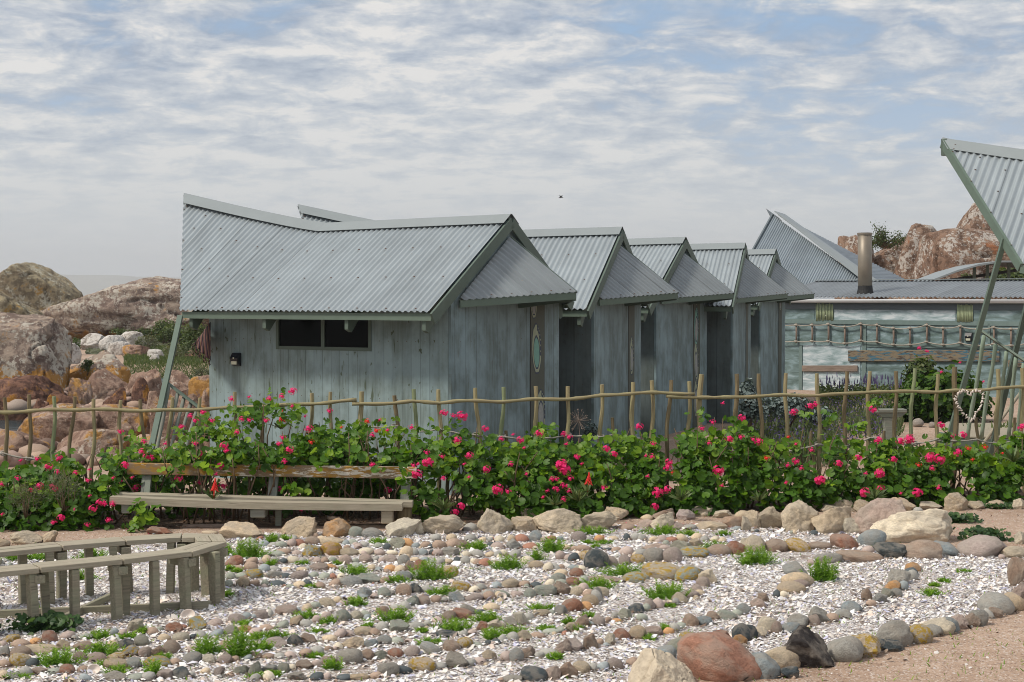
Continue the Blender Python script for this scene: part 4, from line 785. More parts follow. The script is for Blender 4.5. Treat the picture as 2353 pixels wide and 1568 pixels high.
# facing panels
for x0,y0,x1,y1,mt in((1806,712,1872,739,'brushed'),(1917,708,2196,741,'panel'),(2238,712,2400,745,'brushed'),(1845,796,1977,852,'panel'),(1845,856,1977,900,'panel')):
    m_=MB(); wrect(m_,x0,y0,x1,y1,.0,.012); m_.build('wall_panel',M[mt],rb,orgB)
M['rail_paint']=plain('rail_paint',(.15,.21,.20),.6,0,.25,6)
for x0,y0,x1,y1 in((1800,739.5,2420,743.5),(1981,744,1991,905),(1836,794,1844,905),(1992,794,2420,797),(2270,744,2276,790)):
    m_=MB(); wrect(m_,x0,y0,x1,y1,.0,.03); m_.build('wall_batten',M['rail_paint'],rb,orgB)
# fascia, gutter
m_=MB(); m_.prism([(0,2.40),(LW,2.40),(LW,2.62),(0,2.62)],WA+wn*.002,wd,Zv,wn,.03); m_.build('fascia',M['slate_paint'],rb,orgB)
m_=MB(); n=10; vs=[]; 
for s in (0,LW):
    for k in range(n+1): t=math.pi*(k/n); vs.append(WA+wd*s+wn*(.17-.09*math.cos(t)*1)+Zv*(2.70-.10*math.sin(t)))
m_.add(vs,[(k,k+1,n+2+k,n+1+k) for k in range(n)]); o=m_.build('gutter',M['white_paint'],rb,orgB,smooth=True); sm=o.modifiers.new('t','SOLIDIFY'); sm.thickness=.008
# low roof
ry=P(2100,650,47.5); hz_=ry.z
m_=MB(); corr(m_,lambda s: WA+wd*s+wn*.16+Zv*2.76, lambda s: WA+wd*s+wback*3.6+Zv*3.26, Vector((0,-.15,1)).normalized(), LW,period=.13,amp=.022); m_.build('roof_slope',M['roof_low'],rb,orgB,smooth=True)
m_=MB(); corr(m_,lambda s: WA+wd*s+wback*7+Zv*2.8, lambda s: WA+wd*s+wback*3.6+Zv*3.26, Vector((0,.15,1)).normalized(), LW,period=.13,amp=.022); m_.build('roof_slope',M['roof_low'],rb,orgB,smooth=True)
m_=MB(); m_.beam(WA+wback*3.6+Zv*3.30,WA+wd*LW+wback*3.6+Zv*3.30,.45,.02); m_.build('ridge_cap',M['cap'],rb,orgB)
# steep swept roof rising behind
P0=P(1785,492,51.0); P1=P(1996,652,47.6); PL=P(1700,650,49.8); PR=P(2085,646,52.5); PL2=P(1745,572,50.4)
bL=P(1700,652,48.6); 
def quadcorr(A_,B_,Cc,D_,nwave,mt,name):
    """sheet between edge A->B (high) and D->C (low)"""
    nr=(B_-A_).cross(D_-A_).normalized(); nr=nr if nr.z>0 else -nr; wl=(B_-A_).length
    m_=MB(); corr(m_,lambda s:D_.lerp(Cc,s/wl),lambda s:A_.lerp(B_,s/wl),nr,wl,period=wl/nwave,amp=.02,k=3); return m_.build(name,mt,rb,orgB,smooth=True)
quadcorr(P(1776,494,51.2),P1,P(1993,655,47.5),P(1688,655,49.0),52,M['roof_old'],'steep_roof')
quadcorr(P(1786,492,51.4),P(1998,652,47.8),P(2095,650,52),P(1815,508,54.5),46,M['roof_old'],'steep_roof')
m_=MB(); A_=P(1779,488,51.1); B_=P(1789,490,51.6); Cc=P(2022,652,47.8); D_=P(1991,653,47.4); m_.add([A_+Vector((0,0,.02)),P(1803,494,51.7),Cc+Vector((0,0,.02)),D_+Vector((0,0,.02))],[(0,1,2,3)]); o=m_.build('hip_flashing',M['white_metal'] if 'white_metal' in M else M['cap'],rb,orgB); sm=o.modifiers.new('t','SOLIDIFY'); sm.thickness=.03
m_=MB(); m_.prism([(0,0),(.42,-.30),(.55,-.42),(.20,-.38)],P(1761,480,52),(1,0,0),Zv,(0,1,0),.06); m_.build('roof_tip',M['roof_old'],rb,orgB)
m_=MB(); m_.beam(P(1687,655,49.0),P(1776,494,51.2),.06,.12); m_.build('edge_board',M['slate_paint'],rb,orgB)
# flue
fl=P(1988,674,43.6); ft=P(1987,537,43.6); m_=MB(); hr=.205; m_.tube([fl,fl.lerp(ft,.5),ft],[hr,hr,hr],24); o=m_.build('flue',M['steel'],rb,orgB,smooth=True); 
m_=MB(); m_.tube([ft-Zv*.04,ft+Zv*.02],[hr+.015,hr+.015],24); m_.build('flue_collar',M['steel'],o,orgB)
m_=MB(); m_.tube([ft+Zv*.021,ft+Zv*.024],[hr-.02,hr-.02],20); m_.build('flue_opening',M['soot'],o,orgB)
m_=MB(); m_.tube([fl-Zv*.05,fl+Zv*.10,fl+Zv*.22],[hr*1.25,hr*1.08,hr*1.015],18); m_.build('flue_seal',M['soot'],o,orgB)
# bundles of painted sticks
for x0,x1,y0,y1 in((1874,1915,697,738),(2199,2236,699,741)):
    m_=MB(); n=12
    for k in range(n):
        x=x0+(x1-x0)*(k+.5)/n; m_.tube([wp(x,y0+random.uniform(0,3),.03),wp(x+random.uniform(-.8,.8),y1-random.uniform(0,3),.03)],.019,6)
    m_.build('stick_bundle',M['stick_pale'] if 'stick_pale' in M else M['pole_mint'],rb,orgB,smooth=True)
# rope ladder laid sideways
lx=1723.3; ladk=.3663; tops=[1250,1250,1245,1262,1243,1250,1270,1270,1250,1270,1258,1276,1265,1275,1262]; bots=[1360,1358,1358,1372,1355,1362,1380,1380,1362,1380,1368,1386,1375,1385,1370]; xr=[290,390,492,594,695,796,900,1003,1109,1211,1319,1425,1529,1637,1745]
ol=wp(1830,745,.06); ol.z=0; lad=thing('rope_ladder','rope ladder with driftwood rungs strung sideways along the brushed wall','ladder',ol)
tp=[];bp_=[]
for x,t,b0 in zip(xr,tops,bots):
    X_=1723.3+ladk*x; a_=wp(X_,287.2+ladk*t-1.5,.07); c_=wp(X_,287.2+ladk*b0+3,.07); m_=MB(); m_.tube([a_,a_.lerp(c_,.5)+Vector((.01,0,0)),c_],[.026,.03,.026],7); m_.build('rung',M['driftwood'],lad,ol,smooth=True); tp.append(a_+(c_-a_)*.08); bp_.append(c_+(a_-c_)*.08)
for arr in(tp,bp_):
    arr=[arr[0]-wd*.8]+arr; pts=[]
    for a_,c_ in zip(arr,arr[1:]):
        for k in range(5): t=k/5; p=a_.lerp(c_,t); p.z-=.02*math.sin(math.pi*t); pts.append(p+wn*.03)
    pts.append(arr[-1]); m_=MB(); m_.tube(pts,.017,6); 
    for p in arr[1:]: m_.tube([p+wn*.03-wd*.05,p+wn*.03+wd*.05],.03,6)
    m_.build('rope',M['rope'],lad,ol,smooth=True)
# weathered boards on the wall
m,N=mat('flaking_board'); v=attr(N,'lc'); q1=N.noise(N.mapping(v,(2,9,9)),2.4,8,.7); q2=N.noise(N.mapping(v,(1.5,8,8),(4,4,4)),2,6,.7)
col=N.mix(N.ramp(q1,[(.42,0.),(.50,1.)]),(.06,.04,.03),(.21,.17,.115)); col=N.mix(N.ramp(q2,[(.52,0.),(.58,1.)]),col,(.04,.13,.19)); N.l(col,N.b.inputs['Base Color']); N.b.inputs['Roughness'].default_value=.9; M['flaky']=m
def plank(px0,py0,px1,py1,lab,mt):
    m_=MB(); a_=wxz(px0,py1); c_=wxz(px1,py0); h=c_[1]-a_[1]; pA=wp(px0,(py0+py1)/2,.05); pB=wp(px1,(py0+py1)/2,.05); m_.beam(pA,pB,.04,h); o=m_.build('driftwood_plank',mt,org=pA,bevel=.01); tag(o,lab,'plank')
plank(1949,809,2297,827,'long flaking brown and blue plank fixed along the brushed wall',M['flaky'])
plank(1843,842,1971,852,'short rough brown driftwood strip below the white wall panel',M['driftwood'])
plank(2316,829,2400,843,'turquoise flaking plank at the right end of the brushed wall',M['flaky'])
lp=wp(2227,775,.0); wall_lamp(lp,wd,wn,1.25,'black solar lamp on the brushed wall right of the rope ladder rungs')
# curved shelter roof behind
M['slate_dark']=plain('dark_underside',(.035,.04,.045),.8,0,.4,4)
def shelter():
    o0=P(2260,650,58); o0.z=0; r=thing('curved_shelter','open shelter with thin curved metal roof before the red rocks','shelter',o0)
    prof=[(2118,653),(2150,640),(2200,621),(2250,607),(2300,599),(2340,599),(2400,606)]
    m_=MB(); vs=[]
    for x,y in prof: p=P(x,y,56); vs+= [p,p+Vector((.6,5,0))]
    vs+=[q-Vector((0,0,.07)) for q in vs]; n=len(prof)
    fs=[]
    for i in range(n-1): fs+=[(2*i,2*i+2,2*i+3,2*i+1),(2*n+2*i,2*n+2*i+1,2*n+2*i+3,2*n+2*i+2),(2*i,2*n+2*i,2*n+2*i+2,2*i+2),(2*i+1,2*i+3,2*n+2*i+3,2*n+2*i+1)]
    m_.add(vs,fs); m_.build('roof',M['cap'],r,o0,smooth=False)
    m_=MB(); vu=[Vector(q)-Vector((0,-.02,.075)) for q in vs[:2*n]]; m_.add(vu,[(2*i,2*i+1,2*i+3,2*i+2) for i in range(n-1)]); m_.build('roof_underside',M['slate_dark'],r,o0)  # dark sheet following the underside of the curved roof
    for x,y in((2239,612),(2269,606),(2318,603)):
        a_=P(x,y,57.5); c_=a_.copy(); c_.z=0; m_=MB(); m_.beam(a_,c_,.10,.10); m_.build('post',M['trim'],r,o0)
    m_=MB(); m_.beam(P(2130,652,60),P(2400,612,60),.08,.12); m_.build('beam',M['soot'],r,o0)
shelter()
# ================= SHORE BOULDERS =================
def boulder(x0,x1,yt,yb,D,mt,label,seed,planes=6,power=.8,sub=5,name='boulder',cat='boulder',group='granite boulders along the shore',depth=.8,skew=0,fine=1.0,cuts=None):
    rs=random.Random(seed); W_=(x1-x0)/F*D; cxp=(x0+x1)/2; top=P(cxp,yt,D); gz=gh(top.x,D)-.25; botz=P(cxp,yb,D).z
    z0=min(botz,gz) if yb>760 or D>60 else botz; H_=top.z-z0
    bm=bmesh.new(); bmesh.ops.create_icosphere(bm,subdivisions=sub,radius=1); off=Vector((rs.uniform(0,99),)*3)
    pl=[]
    for _ in range(planes):
        d=Vector((rs.gauss(0,1),rs.gauss(-.3,1),rs.gauss(.2,.6))).normalized(); pl.append((d,rs.uniform(.70,.9)))
    if cuts: pl+= [(Vector(c[:3]).normalized(),c[3]) for c in cuts]
    for v in bm.verts:
        p=v.co.copy(); p=Vector([math.copysign(abs(c)**power,c) for c in p]); p*=1+.17*noise.noise(p*1.2+off)
        for d,t in pl:
            e=p.dot(d)-t
            if e>0: p-=d*e*.9
        p+=v.co*fine*(.06*noise.noise(p*2.6+off)+.035*noise.noise(p*6+off)+.02*noise.noise(p*14+off)+.010*noise.noise(p*28+off))
        cr=abs(noise.noise(p*1.5+off*2)); 
        if cr<.045: p-=v.co*.11*(1-cr/.045)
        p.x+=skew*p.z; v.co=p
    mn=[min(v.co[i] for v in bm.verts) for i in range(3)]; mx=[max(v.co[i] for v in bm.verts) for i in range(3)]
    for v in bm.verts:
        v.co=Vector(((v.co.x-(mn[0]+mx[0])/2)/(mx[0]-mn[0])*W_,(v.co.y-(mn[1]+mx[1])/2)/(mx[1]-mn[1])*W_*depth,(v.co.z-mn[2])/(mx[2]-mn[2])*H_))
    for f in bm.faces: f.smooth=True
    me=bpy.data.meshes.new(name); bm.to_mesh(me); bm.free(); me.materials.append(M[mt]); o=bpy.data.objects.new(name,me); C.objects.link(o)
    o.location=(top.x,D+ W_*depth*.1,z0); tag(o,label,cat,group); return o
BL=[
 (-60,176,602,735,100,'granite_yellow','tall rounded boulder on the skyline at the far left',3,dict(cuts=[(.7,-.1,.8,.6),(-.8,0,.8,.55)])),
 (58,540,634,790,88,'granite','huge domed lichen-speckled boulder left of the nearest cabin',4,dict(power=.72,cuts=[(-.75,0,.8,.52),(0,-.5,.9,.85)],depth=.5,sub=6)),
 (-70,108,664,770,62,'granite_yellow','low olive lichened boulder in front of the tall skyline boulder',5,dict(cuts=[(.6,0,.9,.6)])),
 (-110,152,718,925,43,'granite','big blocky boulder with orange foot at the left edge',6,dict(power=.62,cuts=[(.95,-.2,.35,.72),(0,-.2,1,.78)],sub=6)),
 (140,302,806,905,45,'granite','rounded grey boulder right of the blocky one',7,dict(power=.75)),
 (128,185,788,835,61,'granite_white','small pale boulder behind the rounded grey one',8,{}),
 (178,250,766,802,77,'granite_white','left one of three white crusted rocks under the huge dome',9,{}),
 (226,292,770,806,74,'granite_white','middle one of three white crusted rocks under the huge dome',39,{}),
 (268,335,761,792,82,'granite_white','right one of three white crusted rocks under the huge dome',40,{}),
 (246,300,784,815,70,'granite_white','small white rock with dark shrub beside it',10,{}),
 (278,342,792,818,69,'granite_orange','low orange and white rock in the green turf',11,{}),
 (334,378,802,820,67,'granite_white','flat white rock on the turf',12,{}),(343,368,814,834,62,'granite_white','little white lump of rock on the turf',13,{}),
 (425,450,804,822,66,'granite_orange','small pink rock left of the hanging blanket',14,{}),
 (-40,158,862,965,38,'granite_wet','long dark ledge rock with ochre lichen at the left edge',15,dict(power=.7)),
 (146,218,868,930,39,'granite_orange','ochre upright boulder right of the long dark ledge',16,{}),
 (200,302,848,915,41,'granite_orange','ochre lichened boulder cluster rock left of the leaning strut',17,{}),
 (286,378,848,905,41,'granite_orange','overhanging orange slab rock left of the green strut',18,{}),
 (300,345,868,902,38,'granite_wet','dark brown rock below the overhanging slab',19,{}),
 (372,446,850,915,40,'granite_orange','orange boulder just behind the green strut',20,{}),
 (430,500,862,925,38,'granite_orange','orange rock at the rear corner of the nearest cabin',21,{}),
 (36,232,930,1075,27,'granite_orange','large smooth orange boulder behind the left end of fence',22,dict(power=.8)),
 (-60,120,985,1120,25.5,'granite_orange','broad low orange brown boulder at left edge behind fence',23,dict(power=.8)),
 (190,350,930,1060,27.5,'granite_orange','pale topped orange boulder in the middle behind left fence',24,dict(power=.85)),
 (120,300,985,1110,25,'granite_orange','rounded brown boulder low behind the left fence',25,{}),
 (268,400,1000,1120,25,'granite_orange','tan boulder low behind the fence by the strut foot',26,{}),
 (345,430,928,1010,27,'granite_orange','tan rounded boulder right behind the green strut',27,{}),
 (395,470,905,980,28,'granite_orange','smooth pink boulder left of the cabin wall foot',28,{}),
 (460,500,890,960,27,'granite_orange','pale pink boulder touching the left edge of the cabin wall',29,{}),
 (100,180,900,950,34,'granite_wet','dark red boulder in the wet gap',30,{}),(225,292,890,935,34,'granite_wet','dark brown boulder in the wet gap right of the dark red one',31,{}),
 (330,384,898,945,33,'granite_orange','small tan boulder left of the strut brace',32,{}),(60,120,915,955,33,'granite_wet','small wet brown boulder by the sea inlet',33,{}),
 (1918,2010,540,700,78,'granite_red','low red boulder with white crust just left of the flue top',34,dict(depth=1.2,power=.7,cuts=[(0,0,1,.75)])),
 (1968,2150,540,700,79,'granite_red','long low red granite ridge right of the flue',35,dict(power=.6,planes=3,cuts=[(-.4,0,.9,.8)],sub=6)),
 (2045,2190,513,700,76,'granite_red','rounded red boulder with white crust between the low ridge and the massive rock',38,dict(power=.8,planes=3,sub=6)),
 (2098,2480,524,720,70,'granite_red','massive cracked red granite boulder at the right',36,dict(power=.52,planes=3,cuts=[(-1,0,.10,.82)],sub=6)),
 (2146,2352,463,545,71.5,'granite_red','domed capstone boulder on top of the massive red granite',37,dict(power=.78,planes=2,cuts=[(-.8,0,.7,.66)],sub=6)),
]
for a in BL:
    kw=dict(a[8])
    if a[5] in('granite_orange','granite_wet'): kw.setdefault('power',.66); kw['planes']=10; kw['fine']=.9
    if a[5]=='granite_red': kw['fine']=.5
    boulder(*a[:5],a[5],a[6],a[7],**kw)
o=boulder(1436,1618,1496,1640,10.5,'stone','pale tan wedge shaped boulder at the bottom edge right of centre',61,planes=3,power=.8,sub=6,group='larger boulders edging the labyrinth',depth=.7,cuts=[(.62,-.25,.75,.40),(-.75,-.35,.45,.55),(.1,-.95,.25,.55)]); o.color=(.60,.50,.36,.1)
# small rounded cobbles between the big ones
rs=random.Random(9)
pv=[];pf=[];pc=[];off=0
for i in range(420):
    x=rs.uniform(-20,478); y=rs.uniform(895,1085); g=G(x,y,-.05)
    if x<75 and 945<y<1030: continue
    s=rs.uniform(.10,.32); col_=np.array(rs.choice([(.36,.25,.2),(.38,.27,.20),(.20,.13,.10),(.28,.22,.18),(.38,.26,.19)]))*rs.uniform(.8,1.1)
    if rs.random()<.25: s=rs.uniform(.06,.16)
    addpeb(Matrix.Translation((g.x,g.y,rs.uniform(-.05,.12)))@Matrix.Rotation(rs.uniform(0,6),4,'Z')@Matrix.Diagonal((s,s*.8,s*.6,1)),col_,i*.9)
o=npmesh('cobbles',np.concatenate(pv),np.concatenate(pf),M['pebble'],smooth=True,colors=np.concatenate(pc)); tag(o,'brown and orange beach cobbles filling the gaps between boulders','cobbles',kind='stuff')
# ================= SHRUBS =================
def cloud_pts(c,rad,n,seed,clump=.35,flat=False):
    r=np.random.default_rng(seed); nc=max(5,n//28); d=r.normal(size=(nc,3)); d/=np.linalg.norm(d,axis=1,keepdims=True); d[:,2]=np.abs(d[:,2])*1.0-.15
    q=d*r.uniform(.55,1.0,(nc,1)); idx=r.integers(0,nc,n); p=q[idx]+r.normal(size=(n,3))*clump*.5
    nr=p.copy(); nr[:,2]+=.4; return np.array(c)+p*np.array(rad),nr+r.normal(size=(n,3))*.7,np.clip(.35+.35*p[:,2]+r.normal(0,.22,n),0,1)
def shrub(name,label,cat,c,rad,n,size,mt,kind='oval',group=None,seed=1,stems=6):
    c=Vector(c); root=thing(name,label,cat,(c.x,c.y,c.z-rad[2]*.4),group); org=root.location
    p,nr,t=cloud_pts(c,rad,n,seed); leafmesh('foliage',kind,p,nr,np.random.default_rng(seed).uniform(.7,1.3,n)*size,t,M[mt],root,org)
    m_=MB(); r=random.Random(seed)
    for k in range(stems):
        e=Vector((r.uniform(-.6,.6)*rad[0],r.uniform(-.6,.6)*rad[1],r.uniform(.1,.7)*rad[2])); b0=Vector((c.x+e.x*.2,c.y+e.y*.2,c.z-rad[2]*.9))
        m_.tube([b0,(b0+c+e)/2+Vector((r.uniform(-.05,.05),0,0)),c+e],[rad[0]*.035,rad[0]*.025,rad[0]*.012],5)
    m_.build('stems',M['stem'],root,org,smooth=True); return root
def sh(x0,x1,y0,y1,D,n,size,mt,label,seed,name='shrub',group='low coastal shrubs among the rocks',kind='oval'):
    c=P((x0+x1)/2,(y0+y1)/2,D); rx=(x1-x0)/2/F*D; rz=(y1-y0)/2/F*D; return shrub(name,label,'shrub',c+Vector((0,0,-rz*.2)),(rx,rx*.7,rz*1.1),n,size,mt,kind,group,seed)
SH=[(118,150,752,790,50,500,.09,'scrub','bright dark green bush beside the blocky boulder'),(150,190,772,815,48,600,.08,'scrub','dark leafy bush on the small pale boulder'),
 (194,228,769,800,48,400,.08,'scrub','round dark bush on the white rock shelf'),(186,214,822,860,44,300,.07,'scrub','dark bush growing on the rounded grey boulder'),
 (255,312,752,778,64,600,.10,'scrub','low green bush under the huge dome'),(310,345,752,776,64,400,.10,'scrub','small green bush right of the low bush under the dome'),
 (340,414,732,785,62,1100,.12,'scrub','dense dark bush against the right foot of the huge dome'),(308,366,768,806,56,700,.08,'scrub_grey','grey green bush in front of the dome'),
 (362,432,742,800,54,1200,.10,'scrub','olive bush left of the leaning strut top'),(410,490,730,830,50,1600,.10,'scrub','tall dark bush behind the hanging blanket'),
 (372,440,786,826,48,700,.07,'scrub_grey','grey green scrub between strut and blanket'),(440,492,838,872,44,500,.06,'scrub_grey','low sage bush at the foot of the rear cabin corner'),
 (2280,2420,602,672,66,1800,.16,'scrub','dark green thicket right of the curved shelter'),(2196,2240,628,650,62,300,.10,'scrub','small green bush under the curved shelter')]
for i,s in enumerate(SH):
    s=list(s)
    if s[0]<600 and s[0]!=186: D2=min(84,9520/(s[3]-680)); s[6]*=D2/s[4]*.8; s[4]=D2
    sh(*s[:8],s[8],50+i)
# turf on the shore flat
n=17000; x=rng.uniform(285,485,n); y=rng.uniform(800,874,n); pp=np.array([G(a,b_,.0)[:] for a,b_ in zip(x,y)]); pp[:,2]=[gh(a,b_)+.02 for a,b_ in zip(pp[:,0],pp[:,1])]
o=leafmesh('turf','blade',pp,np.column_stack([rng.normal(0,.5,n),rng.normal(0,.5,n),np.ones(n)]),rng.uniform(.07,.20,n),rng.uniform(.2,1,n)*.8,M['scrub']); tag(o,'green mossy turf on the flat behind the boulders','turf',kind='stuff')
n=14000; x=rng.uniform(200,490,n); y=rng.uniform(766,815,n); pp=np.array([G(a,b_,.0)[:] for a,b_ in zip(x,y)])
o=leafmesh('ground_cover','oval',pp,np.column_stack([rng.normal(0,.5,n),rng.normal(-.4,.5,n),np.ones(n)]),rng.uniform(.15,.40,n),rng.uniform(0,1,n)*.8,M['scrub_grey']); tag(o,'grey green ground cover below the huge dome','ground cover',kind='stuff')
# dry bush on the skyline
rt=thing('dry_bush','dry twiggy bush on the skyline beside the flue','bush',P(2036,562,76)); og=rt.location
m_=MB(); rr=random.Random(4); tips=[]
for k in range(26):
    a=rr.uniform(-1.25,1.25); L_=rr.uniform(.6,1.4); e=Vector((math.sin(a)*L_*1.0,rr.uniform(-.4,.4),math.cos(a)*L_*.85)); q0=og+Vector((rr.uniform(-.2,.2),0,-.2)); mid=q0+e*.5+Vector((0,0,.08)); m_.tube([q0,mid,q0+e],[.04,.022,.01],5); tips+=[mid,q0+e,q0+e*.75]
m_.build('twigs',M['stem'],rt,og)
n=2200; base=np.array([tips[i][:] for i in rng.integers(0,len(tips),n)])+rng.normal(0,.13,(n,3)); leafmesh('foliage','oval',base,rng.normal(size=(n,3)),rng.uniform(.05,.11,n),rng.uniform(0,.8,n),M['scrub'],rt,og)
M['geranium_dark']=leafmat('shaded_geranium_leaf',(.012,.035,.005),(.035,.085,.008),(.09,.17,.015))  # darker copy of the geranium leaf, shade put into its colour
# ================= BEHIND THE FENCE, RIGHT =================
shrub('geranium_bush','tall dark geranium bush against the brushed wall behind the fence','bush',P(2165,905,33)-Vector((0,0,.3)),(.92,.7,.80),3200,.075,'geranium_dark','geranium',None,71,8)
sh(2080,2160,812,900,34,900,.10,'scrub','dark fine-leaved bush rising beside the tall geranium bush',72,'shrub','garden shrubs behind the fence')
for i,(x0,x1,y0,y1,D,lb) in enumerate([(1695,1760,900,1000,26.5,'silver leaved succulent bush right of the first brown post gap'),(1750,1870,905,985,28,'wide silver leaved succulent bush by the farthest cabin'),(1700,1735,872,935,28.5,'upright silver succulent stalk before the fourth cabin'),(1860,1915,935,990,29,'small silver succulent bush beside the lavender'),
    (1345,1372,975,1012,22.3,'small silver rosette plant behind the fence posts')]):
    c=P((x0+x1)/2,(y0+y1)/2,D); rx=(x1-x0)/2/F*D; rz=(y1-y0)/2/F*D; shrub('silver_shrub',lb,'shrub',c,(rx,rx*.6,rz),int(500+900*rx),.085,'silver','oval','silver shrubs behind the fence',80+i)
# lavender bed
n=9000; x=rng.uniform(1700,2075,n); y=rng.uniform(945,1075,n); x=np.where((x>1930)&(y>1010),x-200,x); pp=np.array([G(a,b_,0)[:] for a,b_ in zip(x,y)]); pp[:,2]+=rng.uniform(0,.22,n)
o=leafmesh('lavender_bed','blade',pp,np.column_stack([rng.normal(0,.35,n),rng.normal(0,.35,n),np.ones(n)]),rng.uniform(.08,.2,n),rng.uniform(0,1,n),M['lavender_leaf']); tag(o,'low lavender bed behind the fence','lavender',kind='stuff')
n=1500; x=rng.uniform(1720,2060,n); y=rng.uniform(945,1055,n); pp=np.array([G(a,b_,0)[:] for a,b_ in zip(x,y)]); pp[:,2]+=rng.uniform(.24,.42,n)
o=leafmesh('lavender_flowers','oval',pp,rng.normal(size=(n,3)),rng.uniform(.03,.06,n),rng.uniform(0,1,n),M['purple']); tag(o,'purple lavender flower spikes over the bed','lavender',kind='stuff')
n=4200; x=rng.uniform(1880,2200,n); y=rng.uniform(905,932,n); pp=np.array([G(a,b_,0)[:] for a,b_ in zip(x,y)]); pp[:,2]+=rng.uniform(0,.30,n)
o=leafmesh('border_plants','oval',pp,rng.normal(size=(n,3)),rng.uniform(.06,.12,n),rng.uniform(0,1,n),M['scrub']); tag(o,'low green border along the foot of the brushed wall','plants',kind='stuff')
n=170; x=rng.uniform(1880,2100,n); y=rng.uniform(905,925,n); pp=np.array([G(a,b_,0)[:] for a,b_ in zip(x,y)]); pp[:,2]+=rng.uniform(.3,.5,n)
o=leafmesh('purple_spikes','blade',pp,np.column_stack([rng.normal(0,.1,n),rng.normal(0,.1,n),np.ones(n)]),rng.uniform(.1,.2,n),rng.uniform(0,1,n),M['purple']); tag(o,'purple flower spikes in front of the white wall panel','flowers',kind='stuff')
for k,(x,y,w_) in enumerate([(2007,937,10),(2018,937,9),(2031,938,20),(2046,938,11),(2058,938,12),(2083,938,12),(1996,938,8),(2110,1056,44),(2143,1058,30),(2180,1060,36),(2220,1062,30)]):
    if y>1000: y-=75; 
    gq=G(x,y); s=w_/F*gq.y/2*(.6 if k>=7 else 1); o=bpy.data.objects.new('edging_stone',ROCK['round'][k%7]); C.objects.link(o); o.location=gq+Vector((0,0,s*.6)); o.scale=(s,s,s*.9); o.color=(.33,.29,.26,0)
    tag(o,f"rounded grey edging stone behind the fence, {ORD[k] if k<7 else ORD[k-7]} from the left {'beside the lavender' if k<7 else 'below the tall bush'}",'stone','edging stones behind the fence')
# bird table (T shaped wooden pedestal)
c=G(2030,1105)  ; c=P(2043,1035,25.5); c.z=0; rt=thing('pedestal_seat','weathered T shaped wooden pedestal standing on the pink gravel behind the fence','pedestal',c)
tz=P(2030,940,25.5).z; wv_=.5/1
m_=MB(); m_.box(c+Vector((.02,0,tz-.03)),.52,.22,.06,.05); m_.prism([(-.26,0),(-.16,-.08),(.16,-.08),(.26,0)],c+Vector((.02,-.08,tz-.06)),(1,0,0),Zv,(0,1,0),.2); m_.build('top',M['pole_grey'],rt,c,bevel=.01)
m_=MB(); m_.prism([(-.17,0),(-.13,.3),(-.09,.5),(-.12,tz-.14),(.12,tz-.14),(.09,.5),(.13,.3),(.17,0)],c+Vector((0,-.07,0)),(1,0,0),Zv,(0,1,0),.14); m_.build('pedestal_leg',M['pole_grey'],rt,c,bevel=.01)
# wooden deck ramp
A_=P(2214,1006,26.0); B_=P(2420,1003,25.6); zt=A_.z; rt=thing('deck','pale slatted wooden deck on a grey green frame behind the heart garland','deck',(A_.x,A_.y,0)); og=Vector((A_.x,A_.y,0))
for k in range(18):
    m_=MB(); y_=A_.y+.02+k*.155; m_.box((A_.x+1.1+.03*k,y_+.07,zt+.02*k*0),2.4,.14,.03,0); m_.build('board',M['seat_wood'],rt,og)
m_=MB(); m_.box((A_.x+1.1,A_.y,zt-.16),2.4,.05,.26); m_.box((A_.x+.0,A_.y+.7,zt-.16),.05,1.4,.26); m_.build('frame',M['trim_light'],rt,og)
for dx in(.1,1.3):
    m_=MB(); m_.box((A_.x+dx,A_.y+.06,zt/2-.1),.09,.07,zt-.2); m_.build('post',M['trim'],rt,og)
m_=MB(); m_.tube([P(2236,1052,24.6),P(2285,985,24.9),P(2352,893,25.4)],[.03,.028,.028],8); o=m_.build('leaning_rod',M['seat_wood'],org=P(2236,1052,24.6),smooth=True); tag(o,'pale wooden rod leaning by the deck, its lower end beside a red tip','rod')
shrub('grass_clump','grassy green clump right of the deck behind the last posts','plant',P(2310,1010,28),(1.0,.4,.18),500,.22,'aloe','blade',None,95,1)
# ================= FENCE =================
posts=[(9.7,913.5),(68,907),(122,911),(169,912),(216,917.5),(280,920),(324,919),(394,913.5),(462,915),(541,901),(598,928),(714,903.5),(761.5,901),(830.5,900),(907,909),(951,894.6),(1009,895.5),(1094,892),(1154.4,890),(1228.5,888),(1305,888),(1380.6,884),(1454.4,878.6),(1496.3,874.6),(1540.9,873.8),(1582.2,876.5),(1613.4,860.4),(1691,859.8),(1745.8,859.3),(1808.3,857.7),(1879.5,858.5),(1946,854),(2000.3,853.4),(2056,853.4),(2102,847),(2155.6,860),(2196.3,843.5),(2290.8,848.5),(2346,846)]
shorts=[(1037,1002),(1165,990),(1405,960),(1431,1024),(1866,990),(2033,990),(2245,960),(2330,960)]
green={2,15,18,34}; dark={0,1,3,6,10,14,24,27,28,31,36,33}; wide={13:1.2,26:1.35,27:1.15,36:1.3,37:1.15,22:1.1}
rf=thing('stick_fence','rustic garden fence of rough upright sticks with three wavy rails and rope','fence',P(0,1000,18.8)*1); rf.location.z=0; of=rf.location.copy()
rs=random.Random(21)
